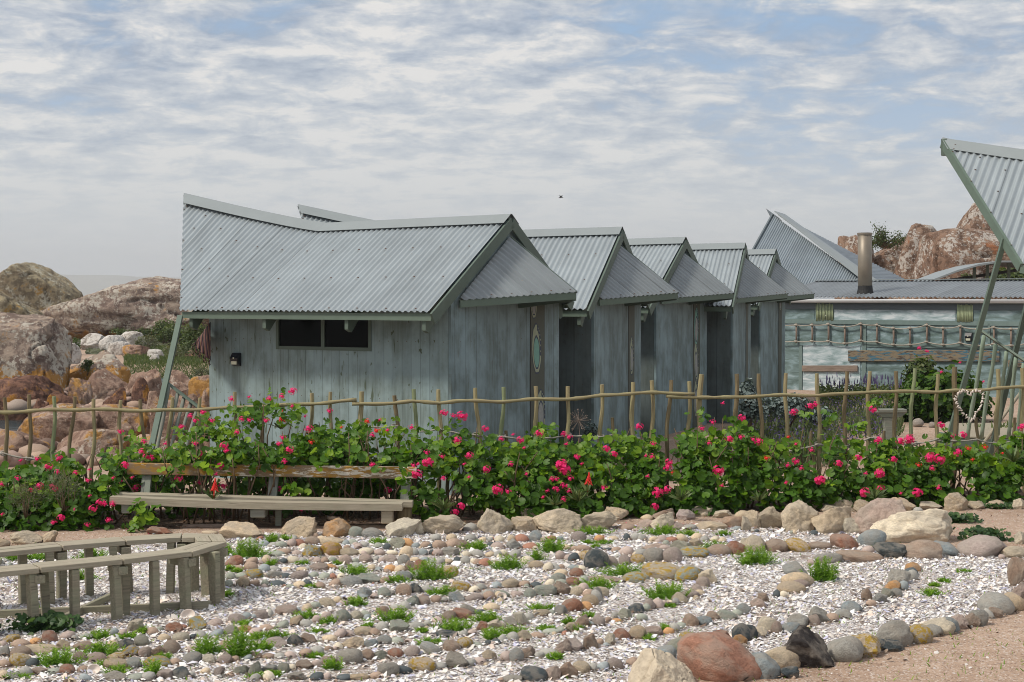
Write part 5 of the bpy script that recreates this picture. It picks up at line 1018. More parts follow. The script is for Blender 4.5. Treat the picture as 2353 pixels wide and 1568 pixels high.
for i,(x,y) in enumerate(posts+shorts):
    D=yf(x)+rs.uniform(-.02,.03); t=P(x,y,D); short=i>=len(posts); r_=(.025 if x<800 else .028)*wide.get(i,1)*(1 if not short else .85); lean=rs.uniform(-.07,.07); 
    b0=Vector((t.x+lean*1.2,t.y,0)); n=10; pts=[];rad=[]; ph=rs.uniform(0,6)
    for k in range(n+1):
        q=k/n; p=b0.lerp(t,q); p.x+=.022*math.sin(q*5+ph)+.008*math.sin(q*14+ph); p.y+=.01*math.sin(q*4+ph*2); pts.append(p); rad.append(r_*(1.08-.14*q)*(1+.06*math.sin(q*17+ph)))
    m_=MB(); m_.tube(pts,rad,9); m_.build('post',M['stick_green'] if i in green else (M['stick_dark'] if (i in dark or short) else M['stick']),rf,of,smooth=False)
rails=[[(-40,944),(9,948),(68,945),(122,942),(216,941),(324,944),(394,943),(462,941),(541,937),(598,934),(714,928.5),(761,924.5),(839,918)],
 [(809,929),(907,926.7),(948,923),(1010,925.7),(1050,922),(1095,922),(1153,923),(1228,918),(1305,917),(1340,915),(1380,909.5),(1454,904),(1496,903),(1541,904),(1614,905.5)],
 [(1531,911),(1583,913),(1640,915),(1691,912),(1747,911),(1808,908),(1880,909),(1946,905),(2000,900.7),(2056,901),(2103,899),(2156,901),(2196,898),(2239,898),(2291,892),(2352,889.7),(2420,886)]]
for r_ in rails:
    pts=[];rad=[]
    for (a,b_),(c_,d_) in zip(r_,r_[1:]):
        for k in range(4):
            q=k/4; x=a+(c_-a)*q; y=b_+(d_-b_)*q+1.0*math.sin(x*.045); pts.append(P(x,y,yf(x)-.058)); rad.append(.024*(1+.16*math.sin(x*.11)+.06*math.sin(x*.31)))
    m_=MB(); m_.tube(pts,rad,9); m_.build('rail',M['stick'],rf,of,smooth=True)
ropes=[[(-40,1038),(10,1042),(68,1053),(122,1058)],[(290,1062),(325,1050)],[(825,978),(860,981),(907,980)],[(960,992),(1009,985),(1040,993),(1094,1000),(1154,1003),(1228,1006),(1305,1000),(1340,1002),(1380,1004),(1405,1000),(1454,1005),(1475,1008)],[(1574,1018),(1582,1016),(1613,1022),(1622,1030),(1691,1037),(1746,1046),(1808,1038),(1838,1031),(1879,1021),(1946,1025),(1965,1018),(2000,1006),(2013,1006),(2056,1020),(2103,1019),(2155,1009),(2245,1010),(2290,1019),(2346,1008),(2420,1002)]]
for r_ in ropes:
    pts=[]
    for (a,b_),(c_,d_) in zip(r_,r_[1:]):
        for k in range(5):
            q=k/5; x=a+(c_-a)*q; y=b_+(d_-b_)*q+ (c_-a)*.05*math.sin(math.pi*q); pts.append(P(x,y,yf(x)-.045))
    m_=MB(); m_.tube(pts,[.011*(1+.25*math.sin(k*1.9)) for k in range(len(pts))],6)
    for (px,py) in posts:
        if r_[0][0]<=px<=r_[-1][0]:
            yy=interp(px,r_)
            for j in(-.012,.012):
                cc=P(px,yy,yf(px)); m_.tube([cc+Vector((.043*math.cos(t),.043*math.sin(t),j+.01*math.sin(t))) for t in np.linspace(0,2*math.pi,12)],.010,5)
    m_.build('rope',M['rope'],rf,of,smooth=True)
# heart of shells
zc=P(2228,945,yf(2228)-.10); hr_=thing('shell_heart','heart shaped garland of small pale shells hanging on the fence rail','garland',zc)
hp=[(2202,905),(2199,914),(2195,920),(2199,930),(2204,938),(2210,946),(2218,954),(2226,961),(2232,965),(2237,962),(2238,955),(2244,948),(2250,940),(2254,931),(2257,921),(2260,912),(2257,903),(2251,898),(2244,897),(2238,900),(2232,904),(2228,908),(2222,903),(2216,898),(2208,899)]
rs=random.Random(2)
for k in range(52):
    q=k/52*len(hp); i=int(q); f_=q-i; a=hp[i%len(hp)]; c_=hp[(i+1)%len(hp)]; x=a[0]+(c_[0]-a[0])*f_; y=a[1]+(c_[1]-a[1])*f_
    ang=math.atan2(y-930,x-2228)+rs.uniform(-1.1,1.1); p=P(x+rs.gauss(0,1.3),y+rs.gauss(0,1.3),yf(x)-.10); d=Vector((math.cos(ang),rs.uniform(-.3,.3),-math.sin(ang)))
    m_=MB(); m_.tube([p-d*.018,p-d*.007,p+d*.012,p+d*.036],[.004,.013,.010,.002],7); m_.build('shell',M['limpet'],hr_,zc,smooth=True)
m_=MB(); m_.tube([P(x,y,yf(x)-.095) for x,y in hp+hp[:1]],.004,5); m_.build('wire',M['rope'],hr_,zc)
# ================= LONG BENCH =================
bD=17.9
sA=P(256,1138,18.0); sB=P(925,1162,17.75); seatz=.335; sA.z=sB.z=0
def S(x,D,z): p=P(x,1150,D); p.z=z; return p
ob=S(600,18,0); bn=thing('long_bench','long weathered plank bench with ochre lichened backrest before the geraniums','bench',ob)
zl=P(256,1142,17.95).z; zr2=P(925,1163,17.75).z
m_=MB(); 
for seg in range(6):
    q0,q1=seg/6,(seg+1)/6; f_=lambda q: S(256+(925-256)*q,17.72+.0*q,zl+(zr2-zl)*q-.022*math.sin(math.pi*q)); 
    m_.beam(f_(q0),f_(q1),.17,.085,off=(seg*.6,0,0))
m_.build('seat_plank',M['seat_wood'],bn,ob)
m_=MB(); m_.beam(S(262,17.91,P(262,1138,17.95).z-.0),S(949,17.91,P(949,1158,17.91).z),.17,.075); m_.build('seat_plank',M['seat_wood'],bn,ob,bevel=.006)
m_=MB(); m_.beam(P(292,1077,18.22),P(958,1087,18.12),.05,.145,off=(0,0,0)); m_.build('backrest',M['lichen_board'],bn,ob,bevel=.008)
for x in(335,627,932):
    m_=MB(); m_.beam(S(x-4,18.05,.18),P(x+3,1095,18.27),.06,.11,(1,0,0)); m_.build('backrest_post',M['pole_grey'],bn,ob)
for x,w_,yb in((292,.11,1180),(594,.18,1190),(890,.14,1204)):
    zb=P(x,yb,17.7).z; m_=MB(); zt=interp(x,[(256,zl),(925,zr2)])-.045-.02*math.sin(math.pi*(x-256)/669); m_.box(S(x,17.74,(zb+zt)/2)+Vector((0,.04,0)),w_,.22,zt-zb); m_.build('bracket_block',M['pole_grey'] if x!=890 else M['seat_wood'],bn,ob,bevel=.012)
m_=MB(); c=S(928,17.98,0); zt=.29; m_.tube([c,c+Vector((0,0,.1)),c+Vector((0,0,zt))],[.105,.10,.10],12); m_.build('log_leg',M['stick_dark'],bn,ob,smooth=True)
for x in(317,640):
    m_=MB(); m_.box(S(x,17.95,.14),.07,.07,.28); m_.build('leg',M['pole_grey'],bn,ob)
# ================= ROUND BENCH =================
outer=[(-5.6,12.3),(-5.05,11.85),(-4.45,11.92),(-3.93,12.26),(-3.34,12.65),(-2.83,13.05),(-2.63,13.58),(-2.77,14.03),(-3.15,14.10),(-3.69,13.88),(-4.22,13.58),(-4.72,13.22),(-5.3,12.85)]
outer=[Vector((x,y,0)) for x,y in outer]; cen=Vector((-4.1,13.05,0)); n=len(outer)
def inset(i,d):
    a=outer[max(0,i-1)];b_=outer[i];c_=outer[min(n-1,i+1)]; t=(c_-a).normalized(); nr=Vector((-t.y,t.x,0)); e=.0
    # mitre at sharp corners
    t1=(b_-a).normalized() if i>0 else t; t2=(c_-b_).normalized() if i<n-1 else t; cs=max(.45,t.dot(t1)); return b_+nr*d/cs
rb_=thing('round_bench','curved weathered plank bench with many square legs on the shell bed','bench',(-3.9,13.0,0)); orr=Vector((-3.9,13.0,0)); ZT=.535
for i in range(n-1):
    for ring,(d0,d1) in enumerate(((0,.125),(.135,.26))):
        a,b_,c_,d_=inset(i,d0),inset(i+1,d0),inset(i+1,d1),inset(i,d1); g_=.006; ab=(b_-a).normalized(); a=a+ab*g_; b_=b_-ab*g_; c_=c_-ab*g_; d_=d_+ab*g_
        vs=[];lc=[];o_=Vector((random.uniform(0,30),0,0)); jz=random.uniform(-.004,.004)
        for z in(ZT-.046+jz,ZT+jz):
            for p in(a,b_,c_,d_): vs.append(Vector((p.x,p.y,z))); r=p-a; lc.append(o_+Vector((r.dot(ab),r.cross(ab).z,z)))
        m_=MB(); m_.add(vs,[(3,2,1,0),(4,5,6,7),(0,1,5,4),(1,2,6,5),(2,3,7,6),(3,0,4,7)],lc); m_.build('seat_plank',M['seat_wood'],rb_,orr,bevel=.004)
rs=random.Random(31)
def leg(p,yaw,w1=.068,w2=.085,lean=.0,h=ZT-.048,z0=-.02):
    m_=MB(); m_.obox(Vector((p.x,p.y,(h+z0)/2)),Vector((math.cos(yaw),math.sin(yaw),0))*w1/2,Vector((-math.sin(yaw),math.cos(yaw),0))*w2/2,Vector((lean,-.03,1))*(h-z0)/2); m_.build('leg',M['bench_wood'],rb_,orr,bevel=.005)
for i in range(1,n):
    p0=inset(i,.05); p1=inset(i,.215); a=outer[min(i+1,n-1)]-outer[i-1]; yaw=math.atan2(a.y,a.x)
    t_=a.normalized(); leg(p0-t_*.05,yaw+.2,lean=rs.uniform(-.05,.03)); leg(p1+t_*.10,yaw-.15,lean=rs.uniform(-.04,.04))
    if i in(3,4,5,9,10): 
        t_=a.normalized(); leg(p0+t_*.30,yaw+.1,.066,.08)
    # cross piece under the joint
    m_=MB(); m_.beam(Vector((*inset(i,-.0)[:2],ZT-.10)),Vector((*inset(i,.27)[:2],ZT-.10)),.085,.07); m_.build('cross_piece',M['bench_wood'],rb_,orr,bevel=.004)
for a_,c_ in((G(-150,1428),G(486,1400)),(G(130,1440),G(262,1378)),(G(0,1300),G(-100,1400))):
    m_=MB(); m_.beam(a_+Vector((0,0,.03)),c_+Vector((0,0,.03)),.045,.085); m_.build('ground_rail',M['driftwood'] if a_.x>-3 else M['bench_wood'],rb_,orr,bevel=.004)
# ================= GERANIUM HEDGE =================
prof=[(-60,1080),(0,1075),(60,1060),(110,1050),(165,1042),(200,1020),(215,985),(245,990),(270,1030),(300,988),(325,990),(350,1015),(400,1000),(425,975),(450,958),(500,945),(540,930),(575,925),(592,905),(610,915),(630,898),(650,888),(672,892),(690,935),(720,948),(735,940),(765,958),(800,968),(840,955),(880,958),(900,965),(950,990),(1000,958),(1030,965),(1060,958),(1090,985),(1130,1000),(1180,1003),(1215,995),(1260,962),(1290,990),(1330,998),(1380,985),(1384,958),(1420,960),(1450,985),(1480,985),(1520,960),(1545,958),(1580,958),(1598,945),(1608,985),(1630,950),(1660,932),(1690,940),(1715,975),(1760,985),(1795,1005),(1830,995),(1850,955),(1900,945),(1915,955),(1945,1010),(1990,1000),(2010,990),(2050,995),(2110,1010),(2160,995),(2200,1020),(2260,1010),(2300,1005),(2345,985),(2420,980)]
bounds=[-60,160,290,440,610,770,950,1120,1290,1470,1620,1780,1930,2140,2420]
blabels=['geranium bush at the far left edge beside the grey twiggy plant','geranium bush left of the bench with a sparse tall sprig','geranium bush behind the left end of the bench backrest','geranium bush over the backrest left part, below the left half of the cabin window',
 'tallest geranium bush, its top reaching over the fence under the window','dense geranium bush behind the right half of the bench backrest','geranium bush just right of the bench end','geranium bush in front of the nearest cabin front wall',
 'geranium bush below the gap between first and second cabins','geranium bush before the second and third cabins','geranium bush with tall sprig before the fourth cabin','sparse geranium bush with brown stems and gravel showing through','geranium bush before the lavender bed and pedestal','geranium bush at the far right edge below the shell heart']
LP=[[] for _ in bounds[1:]]; LN=[[] for _ in bounds[1:]]; LT=[[] for _ in bounds[1:]]; LSZ=[[] for _ in bounds[1:]]
rg=np.random.default_rng(77)
def hedgeH(x,D): return CZ-(interp(x,prof)-680)/F*D
def env_off(x,zf):   # front surface offset from the fence line for a height fraction
    front=-1.30+.75*max(0,zf)**1.8
    return front
def add_sprig(x,off_,z,n,spread,light):
    D=yf(x)+off_; c=P(x,1000,D); c.z=z; bi=max(0,min(len(bounds)-2,sum(1 for q in bounds[1:-1] if x>q)))
    pts=rg.normal(size=(n,3))*spread*np.array([1,.7,.8]); 
    for p in pts:
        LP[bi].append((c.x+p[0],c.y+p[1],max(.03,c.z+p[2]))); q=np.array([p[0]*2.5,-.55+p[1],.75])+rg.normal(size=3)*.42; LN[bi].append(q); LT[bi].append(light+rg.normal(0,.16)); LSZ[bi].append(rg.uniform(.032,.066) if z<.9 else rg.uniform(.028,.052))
made=0
for k in range(3700):
    x=rg.uniform(-60,2420); 
    D=yf(x)-.6; H=hedgeH(x,D)-(.07 if x<1300 else .12); z=rg.uniform(.04,1)**.9*H; zf=z/H
    o_=env_off(x,zf); 
    if rg.random()<.62: off_=o_+abs(rg.normal(0,.10))
    else: off_=rg.uniform(o_,.25)
    if 1790<x<2010 and z>.42 and rg.random()<.62: continue
    if 1700<x<1850 and z<.5 and rg.random()<.4: continue
    if 160<x<345 and zf>.62 and rg.random()<.5: continue
    if 2010<x<2110 and z>.75 and rg.random()<.5: continue
    if noise.noise(Vector((x*.012,z*3.2,5)))>.24-.22*max(0,zf-.55): continue
    if rg.random()<.5*zf**4: continue
    if 262<x<955:
        if z<.66 and off_<-.62: off_=rg.uniform(-.6,.2)
        elif z<.80 and off_<-.62: off_=-.6+rg.uniform(0,.2)
        if z<.30 and rg.random()<.55: continue
    elif z<.22 and rg.random()<.15: continue
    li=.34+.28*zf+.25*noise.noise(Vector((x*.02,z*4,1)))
    add_sprig(x,off_,z-.03,rg.integers(4,8),.075,li); made+=1
for x,y,D,n in [(322,1170,17.55,9),(335,1195,17.5,11),(318,1205,17.45,8),(340,1180,17.5,8),(395,1062,17.95,6),(398,1085,17.95,7),(405,1098,17.9,4),(520,1062,17.98,10),(500,1045,17.98,8),(545,1050,17.98,8),(470,1062,18,5),(480,1075,17.95,4),(925,1092,17.95,6),(925,1115,17.95,6),(660,1125,18.0,6),(690,1130,18.0,6),(760,1050,18.05,8),(870,1065,18.05,8),(590,1060,18.05,7),(820,1050,18.05,8),(735,1062,18.05,6),
   (1450,1010,19.3,6),(1598,950,19.6,5),(1612,960,19.6,4),(1965,985,20.0,10),(1975,970,20.0,6),(1900,965,20.2,8),(1860,955,20.2,6),(1918,955,20.2,6),(2008,930,20.3,6),(2020,925,20.3,5),(2165,1000,20.2,6),(2172,1010,20.2,6)]:
    p=P(x,y,D); add_sprig(x,D-yf(x),p.z,n,.06,.62)
bush_roots=[]
for i in range(len(bounds)-1):
    xm=(bounds[i]+bounds[i+1])/2; c=P(xm,1000,yf(xm)-.5); c.z=0; rt=thing('geranium_bush',blabels[i],'bush',c,'pink geranium bushes forming the hedge'); bush_roots.append((rt,c))
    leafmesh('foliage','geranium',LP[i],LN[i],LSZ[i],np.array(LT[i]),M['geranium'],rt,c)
    m_=MB(); r=random.Random(i); nst=int((bounds[i+1]-bounds[i])/7)
    for k in range(nst):
        x=r.uniform(bounds[i],bounds[i+1]); off_=r.uniform(-.95,.15); b0=P(x,1000,yf(x)+off_); b0.z=0; h=hedgeH(x,yf(x)-.5)*r.uniform(.35,.92); e=b0+Vector((r.uniform(-.3,.3),r.uniform(-.25,.15),h)); 
        m_.tube([b0,b0.lerp(e,.35)+Vector((r.uniform(-.08,.08),0,0)),b0.lerp(e,.7)+Vector((r.uniform(-.08,.08),0,.03)),e],[.014,.011,.009,.005],5)
    m_.build('stems',M['stem'],rt,c,smooth=True)
fl_px='''1530,85,l;1475,112;1410,125;1302,115;1212,127;1527,165;1062,197;1105,240;998,215;1020,240;1265,232;1305,237;1595,217;1722,190;1392,240;1615,283,l;1242,300;950,272;1170,372,l;1018,360;865,360;870,388;1033,422,b;768,428,l;797,436;742,400;755,350;628,298;1303,410,l;1383,415,l;1512,393,l;1490,453;1155,480,l;1130,520;1460,360;1477,328;1185,398;310,437,l;252,482,l;195,440;302,510;397,513;467,495;460,552;270,577;283,597,l;8,572;108,448;320,750,l;280,772;390,705;485,700,l;523,668,l;550,675;590,675;568,760;590,540;632,555;690,537;653,475,l;712,592,l;933,542,l;1048,563;1165,580,l;1470,602,l;2032,605,l;1577,708;1785,275,r;1923,243,r;1970,292,r;1950,315;2027,290;2152,275;1985,235;2230,407;2250,458,l;2187,467;2178,520;2310,427;2322,200;1627,353,r;1948,470;455,785;10,730;165,605'''
fl=[]
for t in fl_px.split(';'):
    q=t.split(','); fl.append((.4394*float(q[0]),861.7+.4394*float(q[1]),q[2] if len(q)>2 else 'm'))
for t in '122,612;165,640;140,700;228,808;95,885,b;115,935,l;50,1000;20,1000;485,745,l;548,790,l;270,868;460,1075;113,1055;140,1060;65,1090;163,1100;762,550,l;880,698;873,805;820,800;1020,860,l;1005,900,l;1045,943,r;835,975;920,1118,b;1000,1090,l;900,1240,l;1480,350;1440,928,b;1472,1055;1390,512;1295,567;1360,690;1535,662,l;1645,480,l;1635,640;1740,660;1785,680,l;1855,820,r;2040,640,r;2105,700;2085,425,l;2225,380,l;2275,360;2105,850,l;2150,905;2035,880;2310,1010,b;2020,1030;2240,750'.split(';'):
    q=t.split(','); fl.append((1263.8+.2685*float(q[0]),833+.2685*float(q[1]),q[2] if len(q)>2 else 'm'))
for t in '612,713,l;1180,393;1183,843,l;655,965,l;910,955,b;840,980,l;1365,925,l;1275,930;1855,855,l;490,1117,l;323,1165,l;550,1243;662,1240,b;175,1298,l;540,1403,b;672,1370,l;780,1130,l;980,1405,b;843,1410;1085,1110,b;1165,1125,b;1110,1200;990,1173,r;1320,1068,l;1405,1035,r;1443,1127,r;1545,1025,r;1695,1073,r;1160,1362;1000,195;1060,222;1535,475;1338,315'.split(';'):
    q=t.split(','); fl.append((1838.2+.2748*float(q[0]),746.8+.2748*float(q[1]),q[2] if len(q)>2 else 'm'))
for t in '1215,1337,l;1272,1355;1330,1357,b;1478,1438,l;1300,1508,l;1650,1472;1698,1510,l;1580,1500;1812,1465,l;1970,1470;1720,1555'.split(';'):
    q=t.split(','); fl.append((574.4+.3664*float(q[0]),459.6+.3664*float(q[1]),q[2] if len(q)>2 else 'm'))
for t in '958,1090,b;983,1063,b;950,1070;1078,1047,l;1117,1079,l;1077,1097;1066,1067;1144,1125,b;1175,1067;1167,1130;1290,1066,b;1298,1080,b;1258,1128;1273,1122;1296,1148;1325,1052;1310,1100;1248,1143;1046,1178,l;1060,1165,l;40,1100;205,1140;90,1118,l;1210,1090;1020,1100'.split(';'):
    q=t.split(','); fl.append((float(q[0]),float(q[1]),q[2] if len(q)>2 else 'm'))
def umbel(nf,seed):
    r=random.Random(seed); V=[];Fs=[]
    for k in range(nf):
        d=Vector((r.gauss(0,1),r.gauss(-.25,1),r.gauss(.3,.8))).normalized(); c=d*r.uniform(.65,1.0); a=d.orthogonal().normalized(); b_=d.cross(a); s=r.uniform(.30,.44)
        ph=r.uniform(0,6)
        for j in range(5):
            t=ph+j*1.2566; o=len(V); e1=a*math.cos(t-.5)+b_*math.sin(t-.5); e2=a*math.cos(t+.5)+b_*math.sin(t+.5); e3=a*math.cos(t)+b_*math.sin(t)
            V+= [c,c+e1*s*.75+d*.06,c+e3*s+d*.12,c+e2*s*.75+d*.06]; Fs.append((o,o+1,o+2,o+3))
    o=len(V); V+=[Vector(v)*.5 for v in iv]; Fs+=[tuple(int(i)+o for i in f) for f in fi]
    return V,Fs
UM={}
for nm,mt in(('p','pink'),('r','red')):
    for j,(nf,sz) in enumerate(((5,'s'),(9,'m'),(14,'l'),(20,'b'))):
        for v_ in range(2):
            V,Fs=umbel(nf,j*10+v_); me=bpy.data.meshes.new('flower_head'); me.from_pydata(V,[],Fs); me.materials.append(M[mt]); UM[(nm,sz,v_)]=me
rs=random.Random(13)
for x,y,k in fl:
    red=k=='r'; sz='m' if red else k
    if sz=='m' and rs.random()<.4: sz='s'
    bi=max(0,min(len(bounds)-2,sum(1 for q in bounds[1:-1] if x>q))); rt,c=bush_roots[bi]
    Dm=yf(x)-.6; H=max(.3,hedgeH(x,Dm)); z=CZ-(y-680)/F*Dm; zf=min(1.05,z/H); D=yf(x)+env_off(x,min(1,zf))-.06
    if 262<x<955 and z>.05:
        D=max(D,yf(x)-.68) if y>1040 and y<1135 else D
        if y<=1100 and y>1060: D=17.95
    if x>2100 and y<900: D=32.2
    p=P(x,y,D); me=UM[('r' if red else 'p',sz,rs.randint(0,1))]; o=bpy.data.objects.new('flower_head',me); C.objects.link(o); o.parent=rt; o.location=p-c; r_={'s':.032,'m':.042,'l':.056,'b':.072}[sz]*(D/18.5 if D<25 else 1.3); o.scale=(r_,r_,r_*rs.uniform(.8,1.0)); o.rotation_euler=(0,0,rs.uniform(-.6,.6))
    if D>25: o.parent=None; o.location=p; bt=[q for q in C.objects if q.name.startswith('geranium_bush') and 'tall dark' in q.get('label','')][0]; o.parent=bt; o.location=p-bt.location
# stalks for the flowers above the leaves are part of the stems; aloes and other plants at the hedge foot
def aloe(x,y,D,size,label,seed,mt='aloe',n=34,flower=False):
    g=P(x,y,D); r=np.random.default_rng(seed); d=r.normal(size=(n,3)); d[:,2]=np.abs(d[:,2])*.9+.25; rt=thing('aloe',label,'plant',g,'green aloes at the foot of the hedge')
    leafmesh('leaves','blade',np.tile(np.array(g),(n,1)),d,r.uniform(.7,1.1,n)*size,r.uniform(.1,.9,n),M[mt],rt,g)
    if flower:
        m_=MB(); top=g+Vector((.02,0,size*1.2)); m_.tube([g,top],.008,5)
        for k in range(40):
            z=k/40; a=k*2.4; q=g.lerp(top,.45+.55*z); m_.tube([q,q+Vector((math.cos(a)*.05*(1.1-z),math.sin(a)*.05*(1.1-z),-.03))],[.009,.005],4)
        m_.build('flower_spike',M['red'],rt,g)
    return rt
AL=[(1330,1150,18.1,.30,'aloe low in the hedge below the gap between the first two cabins'),(1370,1165,18.15,.26,'aloe behind the boulders just right of the low gap aloe'),(1275,1160,18.1,.24,'aloe just left of the one below the cabin gap'),(1565,1148,18.3,.30,'aloe under the hedge below the third cabin'),(1700,1150,18.5,.30,'aloe with long leaves below the fourth cabin'),(1745,1150,18.6,.26,'aloe at the hedge foot below the fourth cabin'),
 (2010,1145,19.0,.28,'aloe at the hedge foot below the lavender'),(2060,1140,19.1,.26,'aloe behind the large pale boulder'),(2210,1125,19.3,.30,'aloe in the hedge below the shell heart'),(2330,1060,19.7,.34,'tall aloe in the hedge near the right edge'),(1020,1170,17.9,.28,'aloe right of the bench end'),(815,1060,18.4,.26,'aloe leaves showing above the backrest')]
for i,a in enumerate(AL):
    if i in(1,4,7,8): continue
    aloe(*a[:3],a[3]*.72,a[4],200+i,n=26)
for x,y,D,lb in [(646,985,18.75,'aloe with scarlet flower spike in the tallest geranium bush'),(491,1145,17.75,'aloe with scarlet flower spike hanging above the bench seat'),(1350,1130,18.1,'aloe with dull red flower spike under the hedge centre')]: aloe(x,y,D,.20,lb,int(x),n=8,flower=True)
# grey twiggy plant at the left
for k,(x0,x1,y0,y1,lb) in enumerate([(20,100,1105,1200,'grey green feathery twiggy plant at the left foot of the hedge'),(100,190,1085,1180,'second grey green twiggy plant right of the leftmost one'),(1690,1750,1020,1095,'fine feathery green plant climbing the fence before the fourth cabin')]):
    D=yf(x0)-1.2 if k<2 else yf(x0)-.25; c=P((x0+x1)/2,(y0+y1)/2,D); rx=(x1-x0)/2/F*D; shrub('twiggy_plant',lb,'plant',c,(rx,.2,(y1-y0)/2/F*D),1100,.035,'scrub_grey','blade','fine twiggy plants in the hedge',300+k,10)
# dried seed head
c=P(1330,967,yf(1330)+.35); rt=thing('dried_seed_head','dried starburst seed head behind the fence before the dark cabin gap','plant',c); m_=MB(); rr=random.Random(3)
for k in range(46): 
    d=Vector((rr.gauss(0,1),rr.gauss(0,.6),rr.gauss(0,1))).normalized()*rr.uniform(.10,.17); m_.tube([c,c+d],[.0018,.0014],3); m_.tube([c+d*.97,c+d*1.06],.005,4)
m_.build('rays',M['driftwood'],rt,c); m_=MB(); m_.tube([c,c+Vector((.03,0,-.5)),Vector((c.x+.05,c.y,0))],.006,5); m_.build('stalk',M['driftwood'],rt,c)
# ================= GREEN TUFTS IN THE SHELL BED =================
TF='''1:610,270,110,70;730,250,90,40;400,400,250,140;240,380,60,90;1530,280,140,50;2340,330,160,60;1320,540,190,70;1690,610,150,60;1970,590,260,150;2080,720,180,70;40,540,80,50;310,530,90,40;250,510,60,40;230,740,110,60;950,660,60,30;1190,460,60,30;900,460,110,30;610,470,60,50
2:50,490,110,80;660,500,200,110;280,650,240,120;520,570,120,80;1010,350,200,70;1620,350,240,70;1830,360,130,40;2050,480,130,80;2130,360,90,40;2320,620,80,90;1280,700,300,90;1060,810,250,80;1640,895,330,120;960,430,60,25;1110,430,100,25;1030,470,80,40
3:60,670,260,130;620,820,240,190;1550,940,140,60;1110,530,90,30;1840,745,70,20;1590,860,60,20;1670,825,40,25
4:960,425,180,80;980,570,280,100;540,680,330,140;430,560,120,60;1110,750,150,60;1010,690,130,70;1200,430,110,60;1950,570,220,160;2250,610,190,290;1440,770,130,120;1520,620,120,50;160,800,120,50;1340,380,70,60;2290,300,80,40
5:240,420,180,80;90,540,180,90;70,430,140,50;530,235,170,70;740,290,120,70;1020,120,190,80;1370,270,280,130;1110,320,90,30;1930,350,270,110;2220,270,260,90;2270,430,180,90;640,375,90,40;780,720,150,110;90,800,110,60;230,790,80,50;1680,480,180,50;620,600,100,30;1620,365,90,30
6:110,390,230,90;390,160,180,60;650,290,70,70;840,230,70,50;420,350,160,40;530,620,150,50;1410,430,70,30;720,350,90,50;1550,350,70,50;1600,130,60,20'''
tl=[]
for line in TF.split('\n'):
    cid,rest=line.split(':'); ox,oy,s=CR[cid]
    for t in rest.split(';'): q=[float(v_) for v_ in t.split(',')]; tl.append((ox+q[0]*s,oy+q[1]*s,q[2]*s,q[3]*s))
tl+= [(40,1290,60,20),(85,1290,50,18),(210,1290,60,22),(180,1335,50,22),(200,1300,40,14)]
V0=None
tl.sort(key=lambda t:t[1]); bands=['back','second','third','fourth','fifth','front']; bandof={}
for i,t in enumerate(tl): bandof[i]=min(5,int(i*6/len(tl)))
for bnd in range(6):
    ids=sorted([i for i in bandof if bandof[i]==bnd],key=lambda i:tl[i][0])
    for k,i in enumerate(ids):
        x,y,w_,h_=tl[i]; g=G(x,y-2); D=g.y; W_=w_/F*D/2; H_=h_/F*D; r=np.random.default_rng(500+i); nst=max(16,int(W_*300)); P_=[];N_2=[];S_=[];T_=[]
        for s in range(nst):
            bx=g.x+r.normal(0,.50)*W_; by=g.y+r.normal(0,.3)*W_; hh=H_*r.uniform(.55,1.25)*math.exp(-((bx-g.x)/W_)**2*.5); lean=np.array([(bx-g.x)*.6+r.normal(0,.02),r.normal(0,.03),hh])
            for q in np.linspace(.1,1,max(5,int(hh/.012))):
                c_=np.array([bx,by,0])+lean*q
                for side in(-1,1,0):
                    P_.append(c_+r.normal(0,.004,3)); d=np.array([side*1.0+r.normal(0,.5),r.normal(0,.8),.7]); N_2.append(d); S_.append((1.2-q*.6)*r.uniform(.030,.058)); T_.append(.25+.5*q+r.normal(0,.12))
        sz='large' if w_*h_>1500 else ('medium' if w_*h_>500 else 'small'); 
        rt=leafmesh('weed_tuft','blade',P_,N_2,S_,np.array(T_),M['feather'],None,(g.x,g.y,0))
        tag(rt,f"{sz} feathery green weed tuft, {ORD[k]} from left in the {bands[bnd]} band of weeds",'weed','feathery green weeds growing among the stone rows')
# darker mallow patches
for x,y,w_,h_,lb,sd_ in [(85,1462,165,42,'dark green leafy patch at the foot of the round bench'),(2275,1247,125,32,'dark green leafy patch above the grey boulder at right',2),(2200,1205,110,22,'flat green weed patch on the sand right of the cream boulder',3),(2310,1172,90,10,'thin green weed line under the far right hedge',4),(430,1165,60,16,'small dark leaved weed under the bench',5)] and [(85,1462,165,42,'dark green leafy patch at the foot of the round bench',1),(2275,1247,125,32,'dark green leafy patch above the grey boulder at right',2),(2200,1205,110,22,'flat green weed patch on the sand right of the cream boulder',3),(2310,1172,90,10,'thin green weed line under the far right hedge',4),(430,1178,60,16,'small dark leaved weed under the bench',5)]:
    g=G(x,y); W_=w_/F*g.y/2; H_=max(.03,h_/F*g.y*.9); n=int(260*W_*2+60); r=np.random.default_rng(900+sd_); p=np.column_stack([g.x+r.normal(0,.45,n)*W_,g.y+.15+r.normal(0,.4,n)*W_*.5,r.uniform(0,1,n)*H_]); o=leafmesh('mallow_patch','geranium',p,np.column_stack([r.normal(0,.6,n),r.normal(-.5,.5,n),np.ones(n)]),r.uniform(.018,.04,n),r.uniform(0,1,n),M['mallow'],None,(g.x,g.y,0)); tag(o,lb,'plant','low leafy weeds on the sand','stuff')
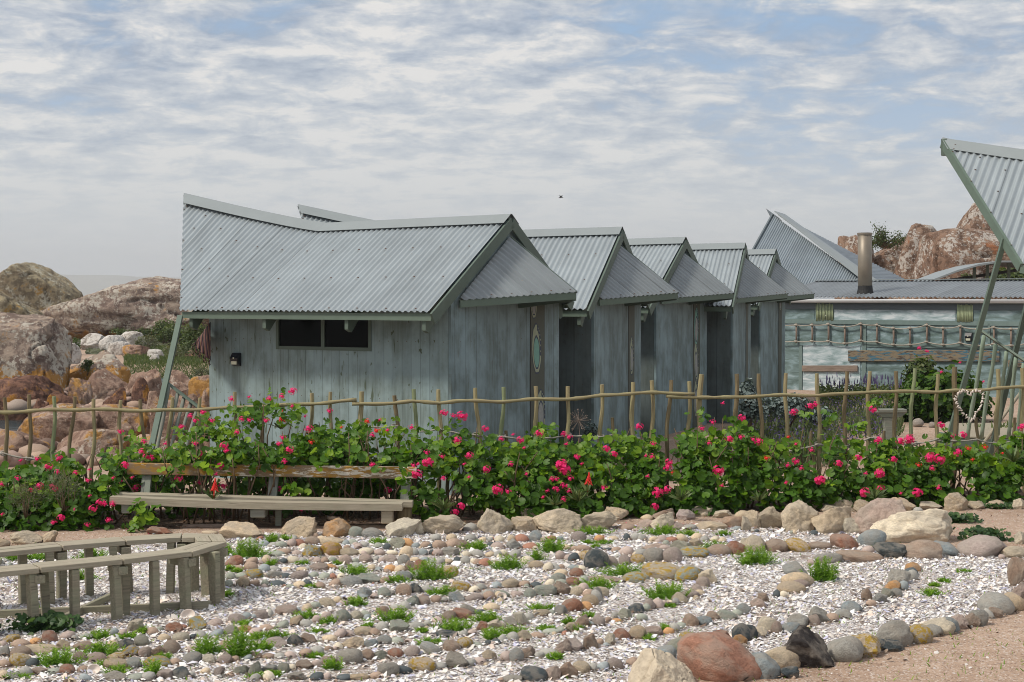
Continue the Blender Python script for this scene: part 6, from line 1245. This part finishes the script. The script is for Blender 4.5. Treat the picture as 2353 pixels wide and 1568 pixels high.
# grass blades and dry litter
n=2600; x=rng.uniform(-60,2400,n); y=rng.uniform(1235,1568,n)
o=leafmesh('grass_blades','blade',np.array([G(a,b_)[:] for a,b_ in zip(x,y)])[:n],np.column_stack([rng.normal(0,.6,n),rng.normal(0,.5,n),np.ones(n)]),rng.uniform(.015,.05,n),rng.uniform(.2,.9,n),M['feather']); tag(o,'stray little grass blades across the shell bed','grass',kind='stuff')
n=3500; x=rng.uniform(-60,2400,n); D_=np.array([yf(a) for a in x])+rng.uniform(-1.35,.2,n); pp=np.array([P(a,1000,d)[:] for a,d in zip(x,D_)]); pp[:,2]=.015+rng.uniform(0,.02,n)
o=leafmesh('leaf_litter','oval',pp,np.column_stack([rng.normal(0,.3,n),rng.normal(0,.3,n),np.ones(n)]),rng.uniform(.015,.045,n),rng.uniform(0,1,n),M['litter']); tag(o,'dry fallen leaves on the soil below the hedge','leaf litter',kind='stuff')
n=260; x=rng.uniform(0,2353,n); y=rng.uniform(1150,1235,n); pp=np.array([G(a,b_,.012)[:] for a,b_ in zip(x,y)])
o=leafmesh('fallen_petals','oval',pp,np.column_stack([rng.normal(0,.3,n),rng.normal(0,.3,n),np.ones(n)]),rng.uniform(.012,.022,n),rng.uniform(0,1,n),M['pink']); tag(o,'pink petals fallen on the sand and soil','petals',kind='stuff')
m_=MB(); a_=G(420,1213); m_.beam(a_+Vector((0,0,.02)),G(520,1212)+Vector((0,0,.02)),.05,.04); o=m_.build('wood_offcut',M['driftwood'],org=a_,bevel=.004); tag(o,'thin pale wooden offcut lying on the sand under the bench','plank')
# bird
bp=P(1289,454,90); bm_=thing('bird','small dark bird gliding in the sky above the first cabins','bird',bp)
m_=MB(); m_.tube([bp+Vector((-.14,0,-.03)),bp+Vector((-.05,0,0)),bp+Vector((.05,0,.01)),bp+Vector((.14,0,-.02))],[.008,.035,.03,.006],8); m_.build('body',M['soot'],bm_,bp,smooth=True)
for sg in(-1,1):
    m_=MB(); m_.add([bp+Vector((.04,0,.02)),bp+Vector((-.05,0,.02)),bp+Vector((-.06,sg*.10,.10)),bp+Vector((sg*.12-.05,sg*.22,.06)),bp+Vector((sg*.10+.02,sg*.12,.12))],[(0,1,2,4),(2,3,4)]); o=m_.build('wing',M['soot'],bm_,bp); sm=o.modifiers.new('t','SOLIDIFY'); sm.thickness=.006
# ================= HAZE =================
hb=MB(); hb.box((0,1950,59),6400,4500,121)   # from 1.5 m under the sea to 119 m, far shore inside
m=bpy.data.materials.new('sea_haze'); m.use_nodes=True; t=m.node_tree; t.nodes.clear(); oo=t.nodes.new('ShaderNodeOutputMaterial'); pv_=t.nodes.new('ShaderNodeVolumePrincipled')
pv_.inputs['Color'].default_value=(.97,.98,1,1); pv_.inputs['Density'].default_value=.00026; pv_.inputs['Anisotropy'].default_value=.2; t.links.new(pv_.outputs[0],oo.inputs['Volume'])
hz_o=hb.build('haze',m); tag(hz_o,'thin pale sea haze over the bay','haze',kind='stuff')
